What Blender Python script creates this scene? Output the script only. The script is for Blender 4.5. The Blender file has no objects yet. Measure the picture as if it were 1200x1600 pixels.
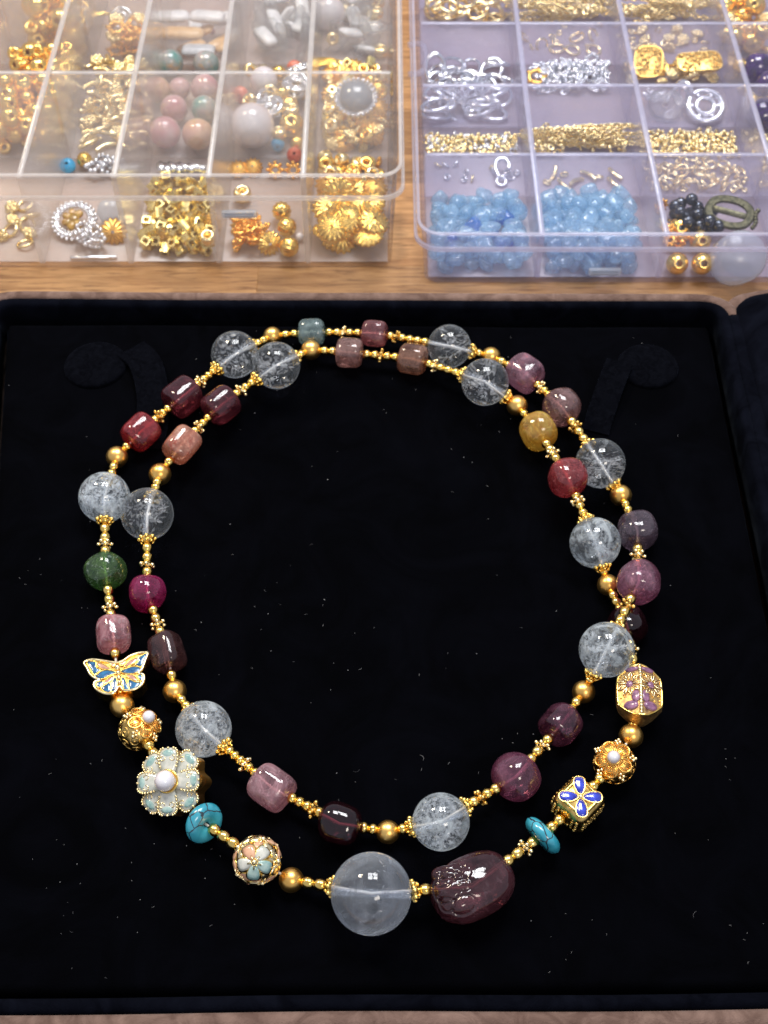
import bpy, math, random
from mathutils import Vector, Matrix, Quaternion

# ------------------------------------------------------------------ camera, world, lamps
scene = bpy.context.scene
COL = scene.collection
S = 0.001                                  # everything below is written in millimetres
FPX, PITCH, CAMH = 2000.0, math.radians(52.0), 250.0
CAM = Vector((0, 0, CAMH))
FWD = Vector((0, math.cos(PITCH), -math.sin(PITCH)))
DWN = Vector((0, -math.sin(PITCH), -math.cos(PITCH)))

cam_d = bpy.data.cameras.new('camera')
cam_d.sensor_fit = 'VERTICAL'; cam_d.sensor_height = 24.0; cam_d.lens = 24.0 * FPX / 1600.0
cam_d.clip_start = 0.01; cam_d.clip_end = 20
cam_d.dof.use_dof = True; cam_d.dof.focus_distance = 0.268; cam_d.dof.aperture_fstop = 24.0
cam = bpy.data.objects.new('camera', cam_d); COL.objects.link(cam)
cam.location = CAM * S; cam.rotation_euler = (math.pi / 2 - PITCH, 0, 0)
scene.camera = cam

w = bpy.data.worlds.new('World'); scene.world = w; w.use_nodes = True
bg = w.node_tree.nodes['Background']; bg.inputs[0].default_value = (0.80, 0.84, 1.0, 1); bg.inputs[1].default_value = 0.30

def area(name, loc, target, sx, sy, watts, col):
    d = bpy.data.lights.new(name, 'AREA'); d.shape = 'RECTANGLE'; d.size = sx; d.size_y = sy
    d.energy = watts; d.color = col
    o = bpy.data.objects.new(name, d); COL.objects.link(o); o.location = loc
    o.rotation_euler = (Vector(target) - Vector(loc)).to_track_quat('-Z', 'Y').to_euler()
    return o
# the ceiling window light: four bright panes parted by bars, above and a little beyond the table
for ix in (-1, 1):
    for iy in (0, 1):
        area('pane_light', (0.10 + ix * 0.145, 0.56 + iy * 0.26, 1.16), (0.0 + ix * 0.145, 0.2 + iy * 0.2, 0), 0.24, 0.20, 2.2, (0.97, 0.98, 1.0))
# added fills: warm one at upper left brightens the cases, weak one behind the viewer
area('warm_fill', (-0.50, 0.62, 0.80), (-0.03, 0.42, 0), 0.16, 0.16, 3.0, (1.0, 0.86, 0.64))
area('shoulder_fill', (0.35, -0.55, 0.95), (0, 0.2, 0), 0.30, 0.22, 1.8, (1.0, 0.90, 0.78))

scene.view_settings.view_transform = 'Standard'; scene.view_settings.look = 'None'
scene.view_settings.exposure = 0.95; scene.view_settings.gamma = 1.0
cy = scene.cycles
cy.max_bounces = 14; cy.transparent_max_bounces = 40; cy.diffuse_bounces = 4; cy.glossy_bounces = 5
cy.transmission_bounces = 10; cy.use_denoising = True; cy.caustics_refractive = True; cy.sample_clamp_indirect = 6.0

# ------------------------------------------------------------------ picking places
def ray(px, py):
    return FWD + Vector(((px - 600) / FPX, 0, 0)) + DWN * ((py - 800) / FPX)
def at(px, py, z=0.0):
    r = ray(px, py); return CAM + r * ((z - CAMH) / r.z)
def at_y(px, py, y):
    r = ray(px, py); return CAM + r * (y / r.y)
def depth(p): return (p - CAM).dot(FWD)
def proj(p):
    d = p - CAM; zc = d.dot(FWD); return 600 + FPX * d.x / zc, 800 + FPX * d.dot(DWN) / zc

# ------------------------------------------------------------------ mesh helpers
class G:
    def __init__(s): s.v = []; s.f = []; s.m = []
    def add(s, vf, M=None, mi=0):
        v, f = vf; n = len(s.v)
        s.v += [tuple(M @ Vector(p)) for p in v] if M is not None else [tuple(p) for p in v]
        s.f += [tuple(i + n for i in q) for q in f]; s.m += [mi] * len(f); return s
    def mesh(s, name, mats, smooth=True, auto=None):
        me = bpy.data.meshes.new(name)
        me.from_pydata([(x * S, y * S, z * S) for x, y, z in s.v], [], s.f)
        for m in (mats if isinstance(mats, (list, tuple)) else [mats]): me.materials.append(m)
        if any(s.m): me.polygons.foreach_set('material_index', s.m)
        me.polygons.foreach_set('use_smooth', [smooth] * len(s.f))
        if auto is not None: me.set_sharp_from_angle(angle=math.radians(auto))
        me.update(); return me

def T(x, y, z): return Matrix.Translation((x, y, z))
def R(ax, deg): return Matrix.Rotation(math.radians(deg), 4, ax)
def SC(x, y, z): return Matrix.Diagonal((x, y, z, 1))
def frame(z, x=None):
    z = Vector(z).normalized()
    x = Vector(x) if x is not None else (Vector((0, 0, 1)) if abs(z.z) < .9 else Vector((1, 0, 0)))
    y = z.cross(x)
    if y.length < 1e-6: y = z.cross(Vector((0.3, 1, 0.2)))
    y.normalize(); x = y.cross(z)
    return Matrix((x, y, z)).transposed().to_4x4()

def lathe(prof, seg=20):
    """prof: (r, z) from bottom to top; r=0 closes"""
    v = []; f = []; rows = []
    for r, z in prof:
        if r < 1e-6: rows.append([len(v)]); v.append((0, 0, z))
        else:
            rows.append(list(range(len(v), len(v) + seg)))
            v += [(r * math.cos(2 * math.pi * k / seg), r * math.sin(2 * math.pi * k / seg), z) for k in range(seg)]
    for a, b in zip(rows, rows[1:]):
        for k in range(seg):
            k2 = (k + 1) % seg
            if len(a) == 1 and len(b) == 1: continue
            if len(a) == 1: f.append((a[0], b[k2], b[k]))
            elif len(b) == 1: f.append((a[k], a[k2], b[0]))
            else: f.append((a[k], a[k2], b[k2], b[k]))
    return v, f
def sphere(r, seg=16, rings=10):
    return lathe([(r * math.sin(math.pi * i / rings) if 0 < i < rings else 0, -r * math.cos(math.pi * i / rings)) for i in range(rings + 1)], seg)
def spw(c, e): return math.copysign(abs(c) ** e, c)
def superell(a, b, c, e1, e2, seg=40, rings=24):
    v = [(0, 0, -c)]; f = []
    for i in range(1, rings):
        ph = -math.pi / 2 + math.pi * i / rings
        for k in range(seg):
            th = 2 * math.pi * (k + .5) / seg
            v.append((a * spw(math.cos(ph), e1) * spw(math.cos(th), e2), b * spw(math.cos(ph), e1) * spw(math.sin(th), e2), c * spw(math.sin(ph), e1)))
    v.append((0, 0, c)); L = len(v) - 1
    for k in range(seg):
        k2 = (k + 1) % seg
        f.append((0, 1 + k2, 1 + k))
        for i in range(rings - 2):
            p = 1 + i * seg; q = p + seg
            f.append((p + k, p + k2, q + k2, q + k))
        p = 1 + (rings - 2) * seg
        f.append((p + k, p + k2, L))
    return v, f
def torus(Rr, r, seg=20, rs=8, sx=1, sy=1, sz=1):
    v = []; f = []
    for i in range(seg):
        a = 2 * math.pi * i / seg
        for j in range(rs):
            b = 2 * math.pi * j / rs; q = Rr + r * math.cos(b)
            v.append((q * math.cos(a) * sx, q * math.sin(a) * sy, r * math.sin(b) * sz))
    for i in range(seg):
        for j in range(rs):
            f.append((i * rs + j, (i + 1) % seg * rs + j, (i + 1) % seg * rs + (j + 1) % rs, i * rs + (j + 1) % rs))
    return v, f
def tube(path, r, closed=False, rs=6):
    P = [Vector(p) for p in path]; n = len(P); v = []; f = []; up = Vector((0, 0, 1)); rad = r if isinstance(r, (list, tuple)) else [r] * n
    for i in range(n):
        a = P[(i - 1) % n] if closed or i else P[i]; b = P[(i + 1) % n] if closed or i < n - 1 else P[i]
        t = (b - a).normalized() if (b - a).length > 1e-9 else Vector((1, 0, 0))
        s = t.cross(up)
        if s.length < 1e-3: s = t.cross(Vector((1, 0, 0)))
        s.normalize(); u = s.cross(t)
        for j in range(rs):
            c = 2 * math.pi * j / rs; v.append(tuple(P[i] + s * (rad[i] * math.cos(c)) + u * (rad[i] * math.sin(c))))
    for i in range(n if closed else n - 1):
        for j in range(rs):
            f.append((i * rs + j, i * rs + (j + 1) % rs, (i + 1) % n * rs + (j + 1) % rs, (i + 1) % n * rs + j))
    if not closed: f.append(tuple(range(rs))[::-1]); f.append(tuple((n - 1) * rs + j for j in range(rs)))
    return v, f
def ccw(pts):
    a = sum(p[0] * q[1] - q[0] * p[1] for p, q in zip(pts, pts[1:] + pts[:1]))
    return list(pts) if a > 0 else list(pts)[::-1]
def prism(pts, z0, z1, dome=0.0, inset=0.0):
    """closed solid over a 2-d outline; dome lifts the middle of the top"""
    pts = ccw(pts); n = len(pts); cx = sum(p[0] for p in pts) / n; cyy = sum(p[1] for p in pts) / n
    v = [(x, y, z0) for x, y in pts] + [(x, y, z1) for x, y in pts]; f = [tuple(range(n))[::-1]]
    f += [(i, (i + 1) % n, n + (i + 1) % n, n + i) for i in range(n)]
    if dome:
        k = .6
        v += [(cx + (x - cx) * k, cyy + (y - cyy) * k, z1 + dome * .8) for x, y in pts] + [(cx, cyy, z1 + dome)]
        f += [(n + i, n + (i + 1) % n, 2 * n + (i + 1) % n, 2 * n + i) for i in range(n)]
        f += [(2 * n + i, 2 * n + (i + 1) % n, 3 * n) for i in range(n)]
    else: f.append(tuple(range(n, 2 * n)))
    return v, f
def smooth_loop(pts, n=4):
    """closed Catmull-Rom through 2-d points"""
    out = []; m = len(pts)
    for i in range(m):
        p0, p1, p2, p3 = (Vector(pts[(i + d) % m]) for d in (-1, 0, 1, 2))
        for k in range(n):
            t = k / n
            out.append(tuple(.5 * ((2 * p1) + (p2 - p0) * t + (2 * p0 - 5 * p1 + 4 * p2 - p3) * t * t + (3 * p1 - p0 - 3 * p2 + p3) * t ** 3)))
    return out
def smooth_path(pts, n=5):
    P = [Vector(p) for p in pts]; P = [P[0] * 2 - P[1]] + P + [P[-1] * 2 - P[-2]]; out = []
    for i in range(1, len(P) - 2):
        p0, p1, p2, p3 = P[i - 1:i + 3]
        for k in range(n):
            t = k / n
            out.append(.5 * ((2 * p1) + (p2 - p0) * t + (2 * p0 - 5 * p1 + 4 * p2 - p3) * t * t + (3 * p1 - p0 - 3 * p2 + p3) * t ** 3))
    out.append(P[-2]); return out
def rrect(x0, x1, y0, y1, r, n=5):
    out = []
    for cx, cyy, a0 in ((x1 - r, y1 - r, 0), (x0 + r, y1 - r, 90), (x0 + r, y0 + r, 180), (x1 - r, y0 + r, 270)):
        for k in range(n + 1):
            a = math.radians(a0 + 90 * k / n); out.append((cx + r * math.cos(a), cyy + r * math.sin(a)))
    return out
def loft(loops, cap0=True, cap1=True, closed=False):
    n = len(loops[0]); v = [tuple(p) for L in loops for p in L]; f = []
    K = len(loops)
    for a in range(K if closed else K - 1):
        b = (a + 1) % K
        f += [(a * n + i, a * n + (i + 1) % n, b * n + (i + 1) % n, b * n + i) for i in range(n)]
    if cap0: f.append(tuple(range(n))[::-1])
    if cap1: f.append(tuple((K - 1) * n + i for i in range(n)))
    return v, f
def slab(x0, x1, y0, y1, z0, z1, b=0.3):
    return loft([[(x, y, z0) for x, y in rrect(x0 + b, x1 - b, y0 + b, y1 - b, b, 1)], [(x, y, z0 + b) for x, y in rrect(x0, x1, y0, y1, b, 1)],
                 [(x, y, z1 - b) for x, y in rrect(x0, x1, y0, y1, b, 1)], [(x, y, z1) for x, y in rrect(x0 + b, x1 - b, y0 + b, y1 - b, b, 1)]])
def hashn(p, seed=0):
    """cheap smooth lump field for stones"""
    x, y, z = p; s = seed * 1.7
    return (math.sin(x * 1.3 + s) * math.cos(y * 1.1 - s * .7) + math.sin(y * 1.7 + z * .9 + s * 1.3) + math.cos(z * 1.5 - x * .8 + s * .4)) / 3

# ------------------------------------------------------------------ object helpers
def put(name, me, parent=None, loc=(0, 0, 0), rot=None, scale=None):
    o = bpy.data.objects.new(name, me); COL.objects.link(o)
    if parent is not None: o.parent = parent
    M = T(*(Vector(loc) * S))
    if rot is not None: M = M @ rot.to_4x4()
    if scale is not None: M = M @ SC(*((scale,) * 3 if isinstance(scale, (int, float)) else scale))
    o.matrix_basis = M
    return o
def tag(o, label=None, cat=None, group=None, kind=None):
    for k, v in (('label', label), ('category', cat), ('group', group), ('kind', kind)):
        if v: o[k] = v
    return o
def empty(name, loc=(0, 0, 0), rot=None):
    o = put(name, None, None, loc, rot); o.empty_display_size = 0.005; return o

# ------------------------------------------------------------------ materials
def nodes(name):
    m = bpy.data.materials.new(name); m.use_nodes = True
    nt = m.node_tree; return m, nt, nt.nodes, nt.links
def N(nt, typ, **kw):
    n = nt.nodes.new(typ)
    for k, v in kw.items():
        if k in n.inputs: n.inputs[k].default_value = v
        else: setattr(n, k, v)
    return n
def c4(c): return (c[0], c[1], c[2], 1.0)
def ocoord(nt): return N(nt, 'ShaderNodeTexCoord').outputs['Object']
def noise_mix(nt, c1, c2, scale, detail=4, lo=.35, hi=.65, vec=None, rough=.6, dist=0.0):
    vec = vec or ocoord(nt)
    n = N(nt, 'ShaderNodeTexNoise'); n.inputs['Scale'].default_value = scale; n.inputs['Detail'].default_value = detail
    n.inputs['Roughness'].default_value = rough; n.inputs['Distortion'].default_value = dist; nt.links.new(vec, n.inputs['Vector'])
    r = N(nt, 'ShaderNodeValToRGB'); r.color_ramp.elements[0].position = lo; r.color_ramp.elements[1].position = hi
    r.color_ramp.elements[0].color = c4(c1); r.color_ramp.elements[1].color = c4(c2); nt.links.new(n.outputs['Fac'], r.inputs['Fac'])
    return r.outputs['Color'], n.outputs['Fac']
def bump(nt, fac, strength, dist):
    b = N(nt, 'ShaderNodeBump'); b.inputs['Strength'].default_value = strength; b.inputs['Distance'].default_value = dist * S
    nt.links.new(fac, b.inputs['Height']); return b.outputs['Normal']

def metal(name, c1, c2, rough, scale=900, bstr=0.0, bscale=3000, rvar=.12):
    m, nt, ns, L = nodes(name); p = ns['Principled BSDF']
    col, fac = noise_mix(nt, c1, c2, scale); L.new(col, p.inputs['Base Color']); p.inputs['Metallic'].default_value = 1.0
    mr = N(nt, 'ShaderNodeMapRange'); mr.inputs['To Min'].default_value = max(.05, rough - rvar); mr.inputs['To Max'].default_value = rough + rvar
    L.new(fac, mr.inputs['Value']); L.new(mr.outputs[0], p.inputs['Roughness'])
    if bstr:
        _, f2 = noise_mix(nt, (0, 0, 0), (1, 1, 1), bscale, 3); L.new(bump(nt, f2, bstr, .05), p.inputs['Normal'])
    return m
GOLD = metal('gold_polished', (.89, .56, .11), (.98, .71, .24), .19)
GOLD_M = metal('gold_satin', (.88, .48, .11), (.97, .62, .19), .32, 700, .5, 2600, .06)
GOLD_P = metal('gold_pale', (.90, .70, .34), (.98, .83, .50), .20)
GOLD_L = metal('gold_light', (.90, .70, .32), (.98, .86, .52), .14, 900, 0, 3000, .06)
GOLD_O = metal('gold_orange', (.88, .43, .08), (.97, .60, .17), .25)
GOLD_A = metal('gold_antique', (.50, .30, .07), (.95, .66, .22), .26, 700)
GOLD_G = metal('gold_grain', (.34, .19, .10), (.80, .54, .20), .46, 1100, 1.0, 1900, .08)
SILVER = metal('silver', (.74, .76, .80), (.90, .92, .95), .16)
BRONZE = metal('dark_bronze', (.07, .07, .045), (.20, .19, .12), .52)
GUN = metal('gunmetal', (.05, .055, .07), (.13, .14, .16), .18)

def stone(name, c1, c2, c3=None, rough=.10, scale=260, sss=.5, vein=None, coat=.6, streak=(1, 1, 1), trans=.50, lite=1.0):
    m, nt, ns, L = nodes(name); p = ns['Principled BSDF']; dk = .58 if trans else .62
    def sat(c, k, q=1.22):
        g_ = sum(c) / 3; return [max(.001, (g_ + (x - g_) * q) * k) for x in c]
    if trans: c1, c2 = sat(c1, .58 * lite), sat(c2, 1.0 * lite); c3 = sat(c3, .9 * lite, 1.25) if c3 is not None else None
    else: c1, c2 = [x * dk for x in c1], [x * dk * 1.12 for x in c2]; c3 = [x * dk for x in c3] if c3 is not None else None
    mp = N(nt, 'ShaderNodeMapping'); mp.inputs['Scale'].default_value = streak
    oi = N(nt, 'ShaderNodeObjectInfo'); cmb = N(nt, 'ShaderNodeVectorMath', operation='SCALE'); cmb.inputs[0].default_value = (.03, .05, .07)
    L.new(oi.outputs['Random'], cmb.inputs['Scale']); L.new(cmb.outputs[0], mp.inputs['Location']); L.new(ocoord(nt), mp.inputs['Vector'])
    v = mp.outputs[0]
    col, fac = noise_mix(nt, c1, c2, scale, 5, .36, .64, v, .62, .6)
    if c3 is not None:
        col2, f3 = noise_mix(nt, (0, 0, 0), (1, 1, 1), scale * 2.6, 4, .56, .72, v, .7, 1.2)
        mx = N(nt, 'ShaderNodeMix', data_type='RGBA'); L.new(col2, mx.inputs['Factor']); L.new(col, mx.inputs['A']); mx.inputs['B'].default_value = c4(c3); col = mx.outputs['Result']
    if vein is not None:
        vo = N(nt, 'ShaderNodeTexVoronoi', feature='DISTANCE_TO_EDGE'); vo.inputs['Scale'].default_value = vein[1]
        nz = N(nt, 'ShaderNodeTexNoise'); nz.inputs['Scale'].default_value = 500; L.new(v, nz.inputs['Vector'])
        ad = N(nt, 'ShaderNodeMix', data_type='VECTOR'); ad.inputs['Factor'].default_value = .0012; L.new(v, ad.inputs['A']); L.new(nz.outputs['Color'], ad.inputs['B'])
        L.new(ad.outputs['Result'], vo.inputs['Vector'])
        rp = N(nt, 'ShaderNodeValToRGB'); rp.color_ramp.elements[0].position = vein[2]; rp.color_ramp.elements[1].position = vein[2] * 2.0
        L.new(vo.outputs['Distance'], rp.inputs['Fac'])
        mx = N(nt, 'ShaderNodeMix', data_type='RGBA'); L.new(rp.outputs['Color'], mx.inputs['Factor']); mx.inputs['A'].default_value = c4(vein[0]); L.new(col, mx.inputs['B']); col = mx.outputs['Result']
    if trans:                                           # healed fractures: thin pale sheets
        nf = N(nt, 'ShaderNodeTexNoise'); nf.inputs['Scale'].default_value = scale * .9; nf.inputs['Detail'].default_value = 3; nf.inputs['Distortion'].default_value = 1.6; L.new(v, nf.inputs['Vector'])
        rp = N(nt, 'ShaderNodeValToRGB'); els = rp.color_ramp.elements; els[0].position = .465; els[0].color = (0, 0, 0, 1); els[1].position = .50; els[1].color = (.30, .30, .30, 1)
        e3 = els.new(.535); e3.color = (0, 0, 0, 1); L.new(nf.outputs['Fac'], rp.inputs['Fac'])
        mx = N(nt, 'ShaderNodeMix', data_type='RGBA'); L.new(rp.outputs['Color'], mx.inputs['Factor']); L.new(col, mx.inputs['A']); mx.inputs['B'].default_value = c4([min(.8, x * 2.1 + .035) for x in c2]); col = mx.outputs['Result']
        p.inputs['Transmission Weight'].default_value = trans
    L.new(col, p.inputs['Base Color'])
    p.inputs['Roughness'].default_value = rough; p.inputs['Coat Weight'].default_value = coat; p.inputs['Coat Roughness'].default_value = .04
    p.inputs['IOR'].default_value = 1.6
    if sss:
        p.inputs['Subsurface Weight'].default_value = sss; p.inputs['Subsurface Radius'].default_value = (1.0, .7, .7); p.inputs['Subsurface Scale'].default_value = .0025
    L.new(bump(nt, fac, .30, .16), p.inputs['Normal'])
    return m

def gem(name, c1, c2, c3=None, scale=260, lite=1.0, clear=1.0, rough=.05):
    m, nt, ns, L = nodes(name); ns.remove(ns['Principled BSDF']); out = ns['Material Output']
    k = 1.35 * lite; c1 = [x * k * .8 for x in c1]; c2 = [min(.9, x * k * 1.15) for x in c2]; c3 = [min(.9, x * k * 1.2) for x in (c3 or c2)]
    mx_ = max(c2); tint = [(.88 + .06 * clear) * (x / mx_) ** .75 * (.55 + .4 * min(1, mx_ * 2.2)) for x in c2]
    oi = N(nt, 'ShaderNodeObjectInfo'); sc = N(nt, 'ShaderNodeVectorMath', operation='SCALE'); sc.inputs[0].default_value = (.03, .05, .07); L.new(oi.outputs['Random'], sc.inputs['Scale'])
    av = N(nt, 'ShaderNodeVectorMath', operation='ADD'); L.new(ocoord(nt), av.inputs[0]); L.new(sc.outputs[0], av.inputs[1]); v = av.outputs[0]
    col, fac = noise_mix(nt, c1, c2, scale, 5, .34, .66, v, .65, .8)
    sp, f3 = noise_mix(nt, (0, 0, 0), (1, 1, 1), scale * 3.2, 4, .55, .70, v, .7, .6)
    mx = N(nt, 'ShaderNodeMix', data_type='RGBA'); L.new(sp, mx.inputs['Factor']); L.new(col, mx.inputs['A']); mx.inputs['B'].default_value = c4(c3); col = mx.outputs['Result']
    nf = N(nt, 'ShaderNodeTexNoise'); nf.inputs['Scale'].default_value = scale * .8; nf.inputs['Detail'].default_value = 4; nf.inputs['Distortion'].default_value = .8; L.new(v, nf.inputs['Vector'])
    rp = N(nt, 'ShaderNodeValToRGB'); els = rp.color_ramp.elements; els[0].position = .475; els[0].color = (0, 0, 0, 1); els[1].position = .50; els[1].color = (1, 1, 1, 1); e3 = els.new(.525); e3.color = (0, 0, 0, 1); L.new(nf.outputs['Fac'], rp.inputs['Fac'])
    tr = N(nt, 'ShaderNodeBsdfTransparent'); tr.inputs[0].default_value = c4(tint); rf = N(nt, 'ShaderNodeBsdfRefraction'); rf.inputs['Color'].default_value = c4(tint); rf.inputs['IOR'].default_value = 1.5; rf.inputs['Roughness'].default_value = .06
    a = N(nt, 'ShaderNodeMixShader'); a.inputs[0].default_value = .35; L.new(tr.outputs[0], a.inputs[1]); L.new(rf.outputs[0], a.inputs[2])
    df = N(nt, 'ShaderNodeBsdfDiffuse'); tl = N(nt, 'ShaderNodeBsdfTranslucent'); L.new(col, df.inputs[0]); L.new(col, tl.inputs[0])
    d = N(nt, 'ShaderNodeMixShader'); d.inputs[0].default_value = .5; L.new(df.outputs[0], d.inputs[1]); L.new(tl.outputs[0], d.inputs[2])
    _, fh = noise_mix(nt, (0, 0, 0), (1, 1, 1), scale * .7, 3, .3, .7, v, .5, .5)
    mr = N(nt, 'ShaderNodeMapRange'); mr.inputs['From Min'].default_value = .35; mr.inputs['From Max'].default_value = .65; mr.inputs['To Min'].default_value = .52 - .30 * clear; mr.inputs['To Max'].default_value = .92 - .28 * clear; L.new(fh, mr.inputs['Value'])
    ad = N(nt, 'ShaderNodeMath', operation='MULTIPLY_ADD'); L.new(rp.outputs['Color'], ad.inputs[0]); ad.inputs[1].default_value = .3; L.new(mr.outputs[0], ad.inputs[2]); ad.use_clamp = True
    b = N(nt, 'ShaderNodeMixShader'); L.new(ad.outputs[0], b.inputs[0]); L.new(a.outputs[0], b.inputs[1]); L.new(d.outputs[0], b.inputs[2])
    ge = N(nt, 'ShaderNodeNewGeometry'); mi = N(nt, 'ShaderNodeMix', data_type='FLOAT'); L.new(ge.outputs['Backfacing'], mi.inputs['Factor']); mi.inputs['A'].default_value = 1.62; mi.inputs['B'].default_value = 1 / 1.62
    fr = N(nt, 'ShaderNodeFresnel'); L.new(mi.outputs['Result'], fr.inputs['IOR']); gl = N(nt, 'ShaderNodeBsdfGlossy'); gl.inputs['Roughness'].default_value = rough
    nm = bump(nt, fac, .30, .16); L.new(nm, gl.inputs['Normal']); L.new(nm, fr.inputs['Normal'])
    e = N(nt, 'ShaderNodeMixShader'); L.new(fr.outputs[0], e.inputs[0]); L.new(b.outputs[0], e.inputs[1]); L.new(gl.outputs[0], e.inputs[2]); L.new(e.outputs[0], out.inputs['Surface']); return m

def plain(name, c1, c2, rough, scale=500, **kw):
    m, nt, ns, L = nodes(name); p = ns['Principled BSDF']
    col, fac = noise_mix(nt, c1, c2, scale); L.new(col, p.inputs['Base Color']); p.inputs['Roughness'].default_value = rough
    for k, v in kw.items(): p.inputs[k.replace('_', ' ')].default_value = v
    return m
def pearlmat(name, c, tint):
    m, nt, ns, L = nodes(name); p = ns['Principled BSDF']
    lw = N(nt, 'ShaderNodeLayerWeight'); lw.inputs['Blend'].default_value = .4
    mx = N(nt, 'ShaderNodeMix', data_type='RGBA'); L.new(lw.outputs['Facing'], mx.inputs['Factor']); mx.inputs['A'].default_value = c4(c); mx.inputs['B'].default_value = c4(tint)
    L.new(mx.outputs['Result'], p.inputs['Base Color']); p.inputs['Roughness'].default_value = .22; p.inputs['Coat Weight'].default_value = .8; p.inputs['Coat Roughness'].default_value = .12
    p.inputs['Sheen Weight'].default_value = .15
    return m
PEARL = pearlmat('pearl', (.66, .66, .70), (.58, .44, .41))
PEARL_G = pearlmat('grey_pearl', (.19, .24, .29), (.13, .14, .16))

# clear shell: transparent with reflections at the surface (both faces), a little true refraction
def clearmat(name, tint, haze, refr=.25, rough=.02, hazecol=(.85, .88, .95), hscale=350, lo=.45, hi=.75, edge=0.0):
    m, nt, ns, L = nodes(name); ns.remove(ns['Principled BSDF']); out = ns['Material Output']
    tr = N(nt, 'ShaderNodeBsdfTransparent'); tr.inputs[0].default_value = c4(tint)
    rf = N(nt, 'ShaderNodeBsdfRefraction'); rf.inputs['Color'].default_value = c4(tint); rf.inputs['IOR'].default_value = 1.48; rf.inputs['Roughness'].default_value = .03
    a = N(nt, 'ShaderNodeMixShader'); a.inputs[0].default_value = refr; L.new(tr.outputs[0], a.inputs[1]); L.new(rf.outputs[0], a.inputs[2])
    df = N(nt, 'ShaderNodeBsdfDiffuse'); df.inputs[0].default_value = c4(hazecol); tl = N(nt, 'ShaderNodeBsdfTranslucent'); tl.inputs[0].default_value = c4(hazecol)
    d = N(nt, 'ShaderNodeMixShader'); d.inputs[0].default_value = .62; L.new(df.outputs[0], d.inputs[1]); L.new(tl.outputs[0], d.inputs[2])
    oi = N(nt, 'ShaderNodeObjectInfo'); sc = N(nt, 'ShaderNodeVectorMath', operation='SCALE'); sc.inputs[0].default_value = (.03, .05, .07); L.new(oi.outputs['Random'], sc.inputs['Scale'])
    av = N(nt, 'ShaderNodeVectorMath', operation='ADD'); L.new(ocoord(nt), av.inputs[0]); L.new(sc.outputs[0], av.inputs[1])
    _, f = noise_mix(nt, (0, 0, 0), (1, 1, 1), hscale, 5, lo, hi, av.outputs[0], .65, 1.0)
    mr = N(nt, 'ShaderNodeMapRange'); mr.inputs['From Min'].default_value = lo; mr.inputs['From Max'].default_value = hi
    mr.inputs['To Min'].default_value = haze[0]; mr.inputs['To Max'].default_value = haze[1]; L.new(f, mr.inputs['Value'])
    hz = mr.outputs[0]
    if edge:  # bright reflected rim, painted as haze that grows toward the outline
        lw = N(nt, 'ShaderNodeLayerWeight'); lw.inputs['Blend'].default_value = .5
        pw = N(nt, 'ShaderNodeMath', operation='POWER'); L.new(lw.outputs['Facing'], pw.inputs[0]); pw.inputs[1].default_value = 3.5
        ma = N(nt, 'ShaderNodeMath', operation='MULTIPLY_ADD'); L.new(pw.outputs[0], ma.inputs[0]); ma.inputs[1].default_value = edge; L.new(hz, ma.inputs[2]); hz = ma.outputs[0]
    b = N(nt, 'ShaderNodeMixShader'); L.new(hz, b.inputs[0]); L.new(a.outputs[0], b.inputs[1]); L.new(d.outputs[0], b.inputs[2])
    gl = N(nt, 'ShaderNodeBsdfGlossy'); gl.inputs['Roughness'].default_value = rough
    fr = N(nt, 'ShaderNodeFresnel'); fr.inputs['IOR'].default_value = 1.5
    # same reflectance on the inner face as on the outer one
    ge = N(nt, 'ShaderNodeNewGeometry'); mi = N(nt, 'ShaderNodeMix', data_type='FLOAT'); L.new(ge.outputs['Backfacing'], mi.inputs['Factor'])
    mi.inputs['A'].default_value = 1.5; mi.inputs['B'].default_value = 1 / 1.5; L.new(mi.outputs['Result'], fr.inputs['IOR'])
    e = N(nt, 'ShaderNodeMixShader'); L.new(fr.outputs[0], e.inputs[0]); L.new(b.outputs[0], e.inputs[1]); L.new(gl.outputs[0], e.inputs[2])
    L.new(e.outputs[0], out.inputs['Surface']); return m
QUARTZ = clearmat('rock_crystal', (.97, .98, 1), (.02, .12), .40, hscale=300, lo=.48, hi=.75, hazecol=(.86, .95, 1.0), edge=.35)
QUARTZ_F = clearmat('frosty_crystal', (.95, .97, 1), (.05, .60), .25, hscale=270, lo=.46, hi=.64, hazecol=(.86, .95, 1.0), edge=.40)
QUARTZ_B = clearmat('milky_crystal', (.93, .95, 1), (.07, .38), .40, hscale=62, lo=.40, hi=.64, hazecol=(.86, .93, 1.0), edge=.35)
VEIL = clearmat('veil', (.97, .98, 1), (.05, .30), 0, .1, (.86, .91, 1.0), 260)
FLAKE = clearmat('crackle_flake', (.97, .98, 1), (.45, 1.0), 0, .06, (.95, .98, 1.0), 900)
BORE_S = clearmat('stone_bore', (.96, .95, .97), (.03, .14), 0, .08, (.8, .75, .8), 500)
BORE = clearmat('bore_wall', (.95, .97, 1), (.12, .42), 0, .06, (.85, .92, 1.0), 500)
PLA_W = clearmat('clear_plastic_warm', (.98, .975, .97), (.04, .065), 0, .10, (.93, .91, .90), 60)
PLA_WD = clearmat('frosted_plastic_warm', (.97, .965, .96), (.17, .25), 0, .2, (.93, .90, .90), 90)
PLA_WL = clearmat('lid_plastic_warm', (.985, .98, .98), (.02, .05), 0, .12, (.93, .91, .90), 40)
PLA_B = clearmat('clear_plastic_lavender', (.95, .95, .985), (.06, .09), 0, .10, (.80, .78, .95), 60)
PLA_BD = clearmat('frosted_plastic_lavender', (.95, .95, .985), (.17, .24), 0, .2, (.80, .78, .93), 90)
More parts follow.
